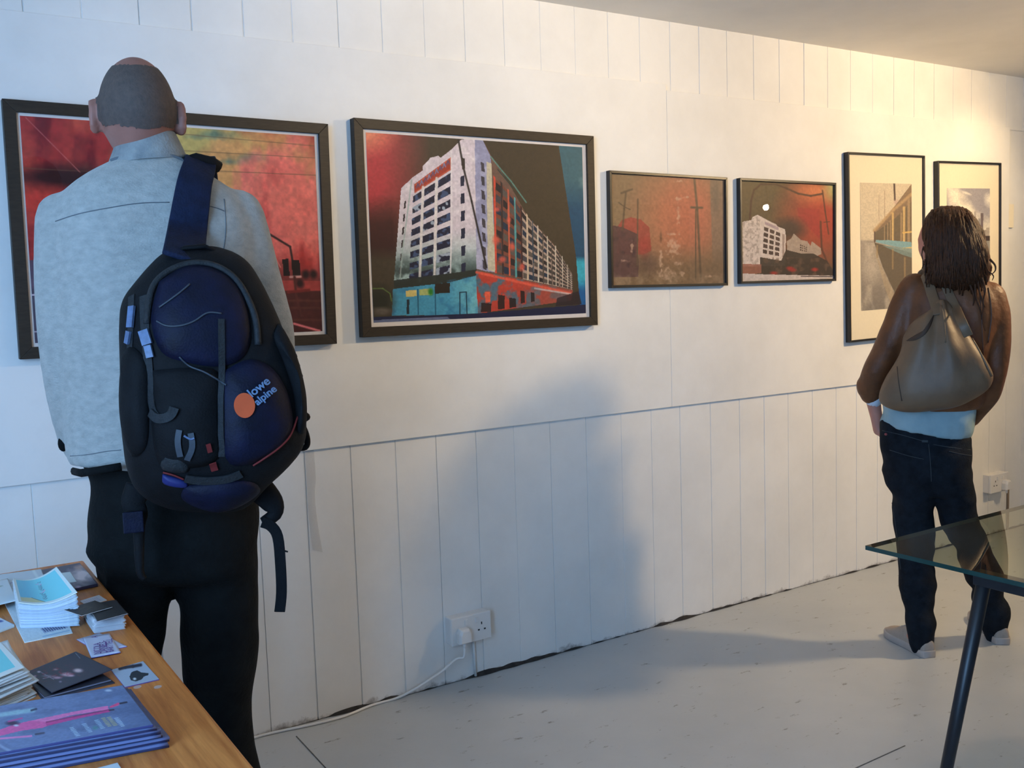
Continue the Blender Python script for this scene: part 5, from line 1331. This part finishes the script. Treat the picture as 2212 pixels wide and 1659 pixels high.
# haul loop and hip belt with its loose end
MB().tube([MF.P(372, 556, BD+.02), MF.P(400, 536, BD-.0), MF.P(440, 532, BD), MF.P(474, 548, BD+.02)], [(.012, .005)]*4, 8, ref=MF.n).build('haul_loop', M_black, bpk, True)
hb = [(520, 1030, 30), (556, 1052, 30), (588, 1086, 24), (592, 1112, 16), (566, 1128, 10)]
MB().tube(catmull([MF.P(x, y, BD+.03) for x, y, r in hb], 4), interp_list([(.010, r*.00092) for x, y, r in hb], 4), 12, ref=MF.n).build('hip_belt', M_black, bpk, True)
hs = [(566, 1128), (585, 1136), (600, 1160), (606, 1220), (608, 1280), (604, 1322)]
MB().ribbon(catmull([MF.P(x, y, BD+.02) for x, y in hs], 4), .021, .003, -MF.n).build('loose_strap', M_black, bpk, bevel=.001)
MB().tube([MF.P(602, 1182, BD+.02), MF.P(614, 1190, BD+.02), MF.P(622, 1192, BD+.02)], [.003, .002, .0015], 6).build('stray_thread', M_black, bpk)
hl = [(300, 1050, 26), (288, 1085, 24), (300, 1112, 18), (300, 1140, 12), (302, 1230, 8), (312, 1250, 6)]
MB().tube(catmull([MF.P(x, y, BD+.05) for x, y, r in hl], 4), interp_list([(.008, r*.00092) for x, y, r in hl], 4), 12, ref=MF.n).build('hip_belt', M_black, bpk, True)
bl_b = MB().box((-.018, -.004, -.02), (.018, .004, .02), Matrix.Translation(MF.P(288, 1128, BD+.03))@Matrix.Rotation(-.205, 4, 'Z')).build('buckle', M_navy, bpk, bevel=.002)
# side loop that shows the wall through it
sl = [(640, 905), (656, 925), (664, 950), (660, 966), (640, 968)]
MB().tube(catmull([MF.P(x, y, BD+.03) for x, y in sl], 4), .006, 8).build('side_loop', M_black, bpk, True)
for y, x in ((770, 628), (790, 634), (812, 640), (900, 656)):
    MB().ball(MF.P(x, y, BD+.02), (.012, .02, .010), 8, 6).build('strap_slider', M_black, bpk, True)

for o_ in (trousers, body):            # the leg rests against the table edge
    w_ = wpos(o_)
    for v in o_.data.vertices:
        if v.co.z+w_.z < TZ+.06 and v.co.y+w_.y < TY+.06:
            lim = TX+.003 if o_ is trousers else TX+.006
            k_ = min(1.0, (TZ+.06-v.co.z-w_.z)/.05)
            if v.co.x+w_.x < lim: v.co.x += (lim-v.co.x-w_.x)*k_
# ---------------------------------------------------------------- the woman with the shoulder bag
WF = Fig(.987); WD = 3.78
M_leather = mat('brown_leather', (122, 74, 42), .5, col2=(84, 50, 29), scale=9, bump=.35, bscale=34, spec=.4)
M_leath2 = mat('brown_leather_dark', (84, 50, 32), .5, col2=(60, 36, 24), scale=12, bump=.3, bscale=40)
M_shirt = mat('pale_blue_cotton', (158, 178, 182), .85, col2=(134, 160, 168), scale=10, bump=.2, bscale=30, spec=.15)
M_cuff = mat('white_cuff', (206, 212, 222), .85, var=.03)
M_denim = mat('dark_denim', (26, 32, 40), .85, col2=(13, 17, 23), scale=30, bump=.3, bscale=200, spec=.15)
M_stitch = mat('denim_stitch', (52, 58, 62), .85, var=.1); M_tabr = mat('red_tab', (150, 70, 70), .7, var=.05)
M_bag = mat('taupe_leather', (118, 94, 72), .5, col2=(98, 77, 59), scale=7, bump=.2, bscale=24, spec=.4)
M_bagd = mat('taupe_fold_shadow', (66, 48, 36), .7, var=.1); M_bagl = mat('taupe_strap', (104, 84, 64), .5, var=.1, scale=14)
M_hair = mat('dark_brown_hair', (86, 50, 28), .5, col2=(36, 21, 12), scale=60, stretch=(5, 5, .5), bump=.4, bscale=90, spec=.25)
M_canv = mat('beige_canvas', (160, 146, 134), .85, var=.06, scale=60, bump=.2, bscale=200); M_plim = mat('pale_rubber', (166, 156, 150), .6, var=.05, scale=20); M_lace = mat('shoe_lace', (176, 164, 152), .8, var=.05)
hl_, tl_ = on_z(2004, 1419, 0), on_z(1925, 1371, 0); hr_, tr_ = on_z(2164, 1391, 0), on_z(2110, 1336, 0)
wom = empty('person', ((hl_.x+hr_.x)/2, (hl_.y+hr_.y)/2, 0), 'woman with dark wavy hair in a brown leather jacket, blue shirt and dark jeans', 'person')
wt = [(590, 2010, 2100, .045, .01), (604, 1982, 2132, .065, .01), (622, 1964, 2150, .082, 0), (650, 1952, 2166, .096, 0), (690, 1948, 2166, .104, 0), (740, 1946, 2152, .106, 0), (790, 1944, 2140, .104, 0), (830, 1938, 2134, .104, 0), (866, 1936, 2126, .104, 0), (884, 1944, 2116, .100, 0)]
wL = [(1976, 622, 33, 0), (1955, 672, 33, -.01), (1932, 722, 32, -.02), (1912, 764, 30, -.01), (1893, 800, 28, .0), (1880, 832, 25, .03), (1880, 852, 20, .04)]
wR = [(2138, 640, 32, 0), (2152, 690, 29, .0), (2152, 750, 28, .0), (2149, 805, 27, .0), (2136, 850, 24, .03), (2116, 885, 19, .06), (2102, 910, 13, .08)]
mb = MB().rings(rows(WF, wt, WD)); limb(mb, WF, wL, WD); limb(mb, WF, wR, WD)
# pushed-up sleeve fold
mb.tube([WF.P(1888, 815, WD), WF.P(1868, 834, WD+.02), WF.P(1866, 850, WD+.03)], [.035, .034, .022], 14)
wj = fuse('jacket', mb, .008, M_leather, wom, 6, folds(.010, 5.0, 4, 4.0, .004, 5.0))
wjt = bvh(wj)
mb = MB().rings(band(WF, (2002, 606, 2120, 616), (2012, 590, 2108, 596), WD, .06, .052), True, False)
mb.build('collar', M_leath2, wom, True, sub=1)
trace_line('back_seam', [(2118, 640), (2122, 720), (2124, 790), (2118, 850)], wjt, .003, M_leath2, wom, .0)
trace_line('armhole_seam', [(2135, 622), (2142, 680), (2134, 740)], wjt, .003, M_leath2, wom, .0)
# shirt
ws = [(1906, 850, 2104, 850, .100, .01), (1902, 880, 2108, 885, .104, 0), (1898, 904, 2104, 930, .106, 0), (1897, 912, 2098, 950, .106, 0)]
mb = MB().rings(rows(WF, ws, WD, 1.0))
fuse('shirt', mb, .008, M_shirt, wom, 3, folds(.012, 9, 6, 9, .004, 2.0))
mb = MB(); mb.tube([WF.P(1881, 848, WD+.035), WF.P(1887, 866, WD+.045), WF.P(1890, 874, WD+.05)], [.030, .027, .025], 16); mb.build('shirt_cuff', M_cuff, wom, True)
# jeans
jh = [(1900, 902, 2098, 944, .098, 0), (1899, 925, 2100, 962, .104, 0), (1902, 960, 2103, 985, .112, 0), (1908, 1000, 2103, 1015, .112, 0), (1914, 1035, 2101, 1045, .10, 0), (1924, 1058, 2094, 1064, .07, 0)]
def edges(sp): return [((l+r)/2, (y0+y1)/2, (r-l)/2, s) for l, y0, r, y1, s in sp]
jl = edges([(1908, 1010, 2014, 1010, 0), (1918, 1060, 2014, 1060, -.01), (1928, 1110, 2013, 1110, -.02), (1938, 1165, 2016, 1165, -.035), (1943, 1230, 2018, 1230, -.05), (1951, 1290, 2016, 1290, -.065), (1957, 1318, 2014, 1318, -.075), (1954, 1344, 2020, 1344, -.085), (1960, 1372, 2017, 1374, -.09), (1968, 1398, 2015, 1400, -.09)])
jr = edges([(2008, 1015, 2102, 1015, 0), (2020, 1065, 2099, 1065, .01), (2040, 1135, 2116, 1132, .03), (2058, 1172, 2132, 1170, .05), (2075, 1210, 2148, 1208, .07), (2090, 1252, 2165, 1250, .09), (2103, 1292, 2166, 1298, .11), (2113, 1318, 2182, 1326, .12), (2121, 1344, 2175, 1350, .13), (2128, 1368, 2172, 1376, .135)])
mb = MB().rings(rows(WF, jh, WD)); jpl = limb(mb, WF, jl, WD); jpr = limb(mb, WF, jr, WD)
jeans = fuse('jeans', mb, .0075, M_denim, wom, 4, folds(.016, 5, 5, 10, .004, 21.0))
jt2 = bvh(jeans)
for pts in ([(1906, 930), (1950, 940), (1998, 954)], [(1922, 972), (1960, 984), (1996, 992)], [(2006, 960), (2010, 1000), (2012, 1040)], [(2050, 975), (2080, 982), (2098, 984)], [(2016, 960), (2050, 966), (2096, 972)], [(1926, 1080), (1936, 1140), (1946, 1230)]):
    trace_line('stitching', pts, jt2, .0013, M_stitch, wom, .0006)
l, n = hit(1914, 938, jt2); MB().ball(l, (.006, .006, .005), 8, 6).build('pocket_tab', M_tabr, wom, True)
l, n = hit(1998, 953, jt2); MB().box((-.010, -.003, -.004), (.010, .003, .004), Matrix.Translation(l)@Matrix.Rotation(-.987, 4, 'Z')).build('belt_loop', M_stitch, wom, bevel=.001)
# body
hcw = WF.P(2037, 524, WD+.0)
M_skin2 = mat('skin_fair', (186, 126, 108), .5, var=.06, scale=40, bump=.04)
mb = MB(); head_mesh(mb, hcw, .16, .072, .094, .112)
mb.tube([hcw+Vector((0, 0, -.05)), WF.P(2048, 590, WD), WF.P(2052, 640, WD)], [.046, .047, .06], 16)
mb.rings(rows(WF, wt[1:], WD, .84)); mb.rings(rows(WF, ws, WD, .9)); mb.rings(rows(WF, jh, WD, .84))
limb(mb, WF, [(x, y, r*.7, s) for x, y, r, s in wL], WD); limb(mb, WF, [(x, y, r*.7, s) for x, y, r, s in wR], WD)
fa = [(1884, 850, 17, .04), (1889, 880, 14, .05), (1894, 905, 12.5, .055), (1898, 930, 11.5, .06)]
fp_ = limb(mb, WF, fa, WD); hand_mesh(mb, fp_[-1]+Vector((0, 0, .01)), (fp_[-1]-fp_[-2])+WF.r*.02, WF.r, -1, .25, .88)
rp = WF.P(2100, 912, WD+.085); hand_mesh(mb, rp, Vector((0, 0, -1))-WF.r*.35+WF.n*.15, -WF.r, 1, .25, .88)
for sp, toe, heel in ((jl, tl_, hl_), (jr, tr_, hr_)):
    limb(mb, WF, [(x, y, r*.66, s) for x, y, r, s in sp], WD)
    a = WF.P(sp[-1][0], sp[-1][1], WD+sp[-1][3]); f = (toe-heel).normalized()
    mb.tube([a, Vector((a.x, a.y, .05))+f*.03, heel+f*.17+Vector((0, 0, .035))], [.03, .03, .02], 12)
wbody = fuse('body', mb, .0055, M_skin2, wom, 3)
make_shoe(wom, hl_-(tl_-hl_).normalized()*.012, tl_+(tl_-hl_).normalized()*.012, M_canv, M_plim, .088, M_lace)
make_shoe(wom, hr_-(tr_-hr_).normalized()*.012, tr_+(tr_-hr_).normalized()*.02, M_canv, M_plim, .088, M_lace)
eyes(wom, hcw, .16, .112, .094)
# hair: full wavy mass with loose locks
hw = [(447, 2032, 2068, .03, .0), (454, 2014, 2088, .06, -.005), (466, 2002, 2102, .085, -.01), (484, 1995, 2115, .100, -.015), (505, 1992, 2124, .106, -.02), (535, 1996, 2134, .106, -.03), (562, 2001, 2140, .100, -.035), (586, 2002, 2139, .092, -.035), (606, 2003, 2134, .082, -.035), (620, 2010, 2124, .066, -.03), (630, 2026, 2108, .04, -.03)]
mb = MB().rings(rows(WF, hw, WD-.005, 1.0, 2.1))
cax = WF.P(2066, 540, WD-.03)
def hdisp(co, n):
    a = math.atan2(co.y-cax.y, co.x-cax.x)
    w = noise.noise(Vector((a*5.5, co.z*6+1.2*math.sin(co.z*26+a*3), 2)))
    return .009*w+.004*noise.noise(Vector((a*16, co.z*9+math.sin(co.z*40)*.5, 7)))
core = fuse('hair', mb, .006, M_hair, None, 2, hdisp)
ht = bvh(core)
mb = MB(); rh = random.Random(4)
for i in range(190):
    x0 = rh.uniform(2008, 2100); xe = 2066+(x0-2055)*rh.uniform(1.35, 1.6)+rh.uniform(-6, 6)
    y0 = rh.uniform(452, 500); y1 = rh.uniform(570, 640)
    ph, am = rh.uniform(0, 6.3), rh.uniform(1.5, 6.5); L = []
    for t in range(11):
        s = t/10; y = y0+(y1-y0)*s; x = x0+(xe-x0)*(s**.7)+am*math.sin(ph+s*9)*s**1.5
        l, n = hit(x, y, ht)
        if l is None:
            if not L: continue
            l = WF.P(x, y, (L[-1]-C).dot(WF.n)); n = -WF.n
        L.append(l+n*rh.uniform(.000, .003))
    if len(L) > 4:
        r0 = rh.uniform(.0028, .0060)
        mb.tube(L, [r0*(1-.65*k/(len(L)-1)) for k in range(len(L))], 6)
for pts, r in (([(2138, 560), (2149, 572), (2150, 584), (2143, 592)], .004), ([(2134, 585), (2146, 596), (2143, 606)], .003), ([(2112, 600), (2116, 630), (2124, 660), (2122, 690), (2128, 715)], .004), ([(2106, 606), (2108, 640), (2118, 670), (2120, 690)], .005), ([(2094, 612), (2104, 640), (2102, 660)], .005), ([(1999, 560), (1994, 574), (1990, 584)], .003), ([(2004, 590), (2000, 606), (1998, 612)], .004), ([(2120, 598), (2128, 625), (2124, 650), (2128, 664)], .004)):
    P = [WF.P(x, y, WD-.10) for x, y in pts]; P = catmull(P, 4); mb.tube(P, [r*(1-.7*k/(len(P)-1)) for k in range(len(P))], 6)
# join locks with the mass: one hair mesh
lm = mb.mesh('l'); bm = bmesh.new(); bm.from_mesh(core.data); bm.from_mesh(lm); bm.to_mesh(core.data); bm.free()
core.data.polygons.foreach_set('use_smooth', [True]*len(core.data.polygons))
core.parent = wom; core.location = -wpos(wom)

# ---------------------------------------------------------------- shoulder bag
SD = WD-.17
bag = empty('handbag', tuple(WF.P(2020, 889, SD)), 'slouchy taupe leather shoulder bag on the back of the woman', 'bag')
br_ = [(648, 2024, 2044, .012, .05), (668, 2014, 2062, .028, .045), (692, 1976, 2079, .045, .04), (725, 1953, 2098, .060, .035), (758, 1944, 2118, .072, .03), (790, 1928, 2136, .080, .03), (815, 1912, 2147, .082, .03), (842, 1900, 2135, .080, .03), (866, 1900, 2094, .070, .03), (880, 1920, 2055, .052, .03), (888, 1948, 2000, .03, .03)]
mb = MB().rings(rows(WF, br_, SD, 1.0, 2.2))
gx = WF.P(2032, 650, SD)
def bagd(co, n):
    d = co-gx; u = d.dot(WF.r); z = d.z; a = math.atan2(u, -z+.05)
    k = max(0, 1-max(0, -z)/.42)
    return .010*math.sin(a*13+noise.noise(co*6)*1.5)*k*max(0, -n.dot(WF.n))+.006*noise.noise(co*9)
bb = fuse('bag_body', mb, .007, M_bag, bag, 4, bagd)
bt = bvh(bb)
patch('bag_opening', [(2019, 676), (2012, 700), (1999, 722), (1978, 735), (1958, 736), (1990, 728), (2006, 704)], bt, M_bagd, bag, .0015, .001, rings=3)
trace_line('bag_seam', [(2079, 693), (2096, 726), (2116, 760), (2132, 792), (2142, 812)], bt, .0035, M_bagl, bag, .001)
trace_line('bag_seam', [(2034, 660), (2040, 700), (2042, 740)], bt, .003, M_bagl, bag, .0)
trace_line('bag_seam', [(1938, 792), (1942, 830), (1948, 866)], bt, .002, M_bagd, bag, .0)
def sstrap(pts, w):
    L, Nn = [], []
    for x, y, d in pts:
        l, n = (None, None)
        if d is None:
            l, n = hit(x, y, wjt)
            if l is not None: l = l+n*.008
        if l is None: l = WF.P(x, y, WD+(d if d is not None else -.1)); n = -WF.n
        L.append(l); Nn.append(n)
    MB().ribbon(catmull(L, 5), w, .006, [q.normalized() for q in catmull(Nn, 5)]).build('strap', M_bagl, bag, True, bevel=.002)
sstrap([(1990, 620, .10), (1990, 600, .06), (1996, 591, .0), (2006, 612, None), (2014, 636, None), (2022, 662, -.135), (2026, 680, -.16)], .034)
sstrap([(2014, 625, .09), (2012, 602, .05), (2020, 592, .0), (2038, 612, None), (2052, 640, None), (2064, 664, -.13), (2078, 696, -.225), (2092, 726, -.225)], .030)
l, n = hit(2078, 692, bt, WF.P(2078, 692, SD)); MB().tube([l+n*.006-WF.r*.008, l+n*.008+WF.r*.008], .004, 8).build('strap_rivet', M_bagl, bag, True)
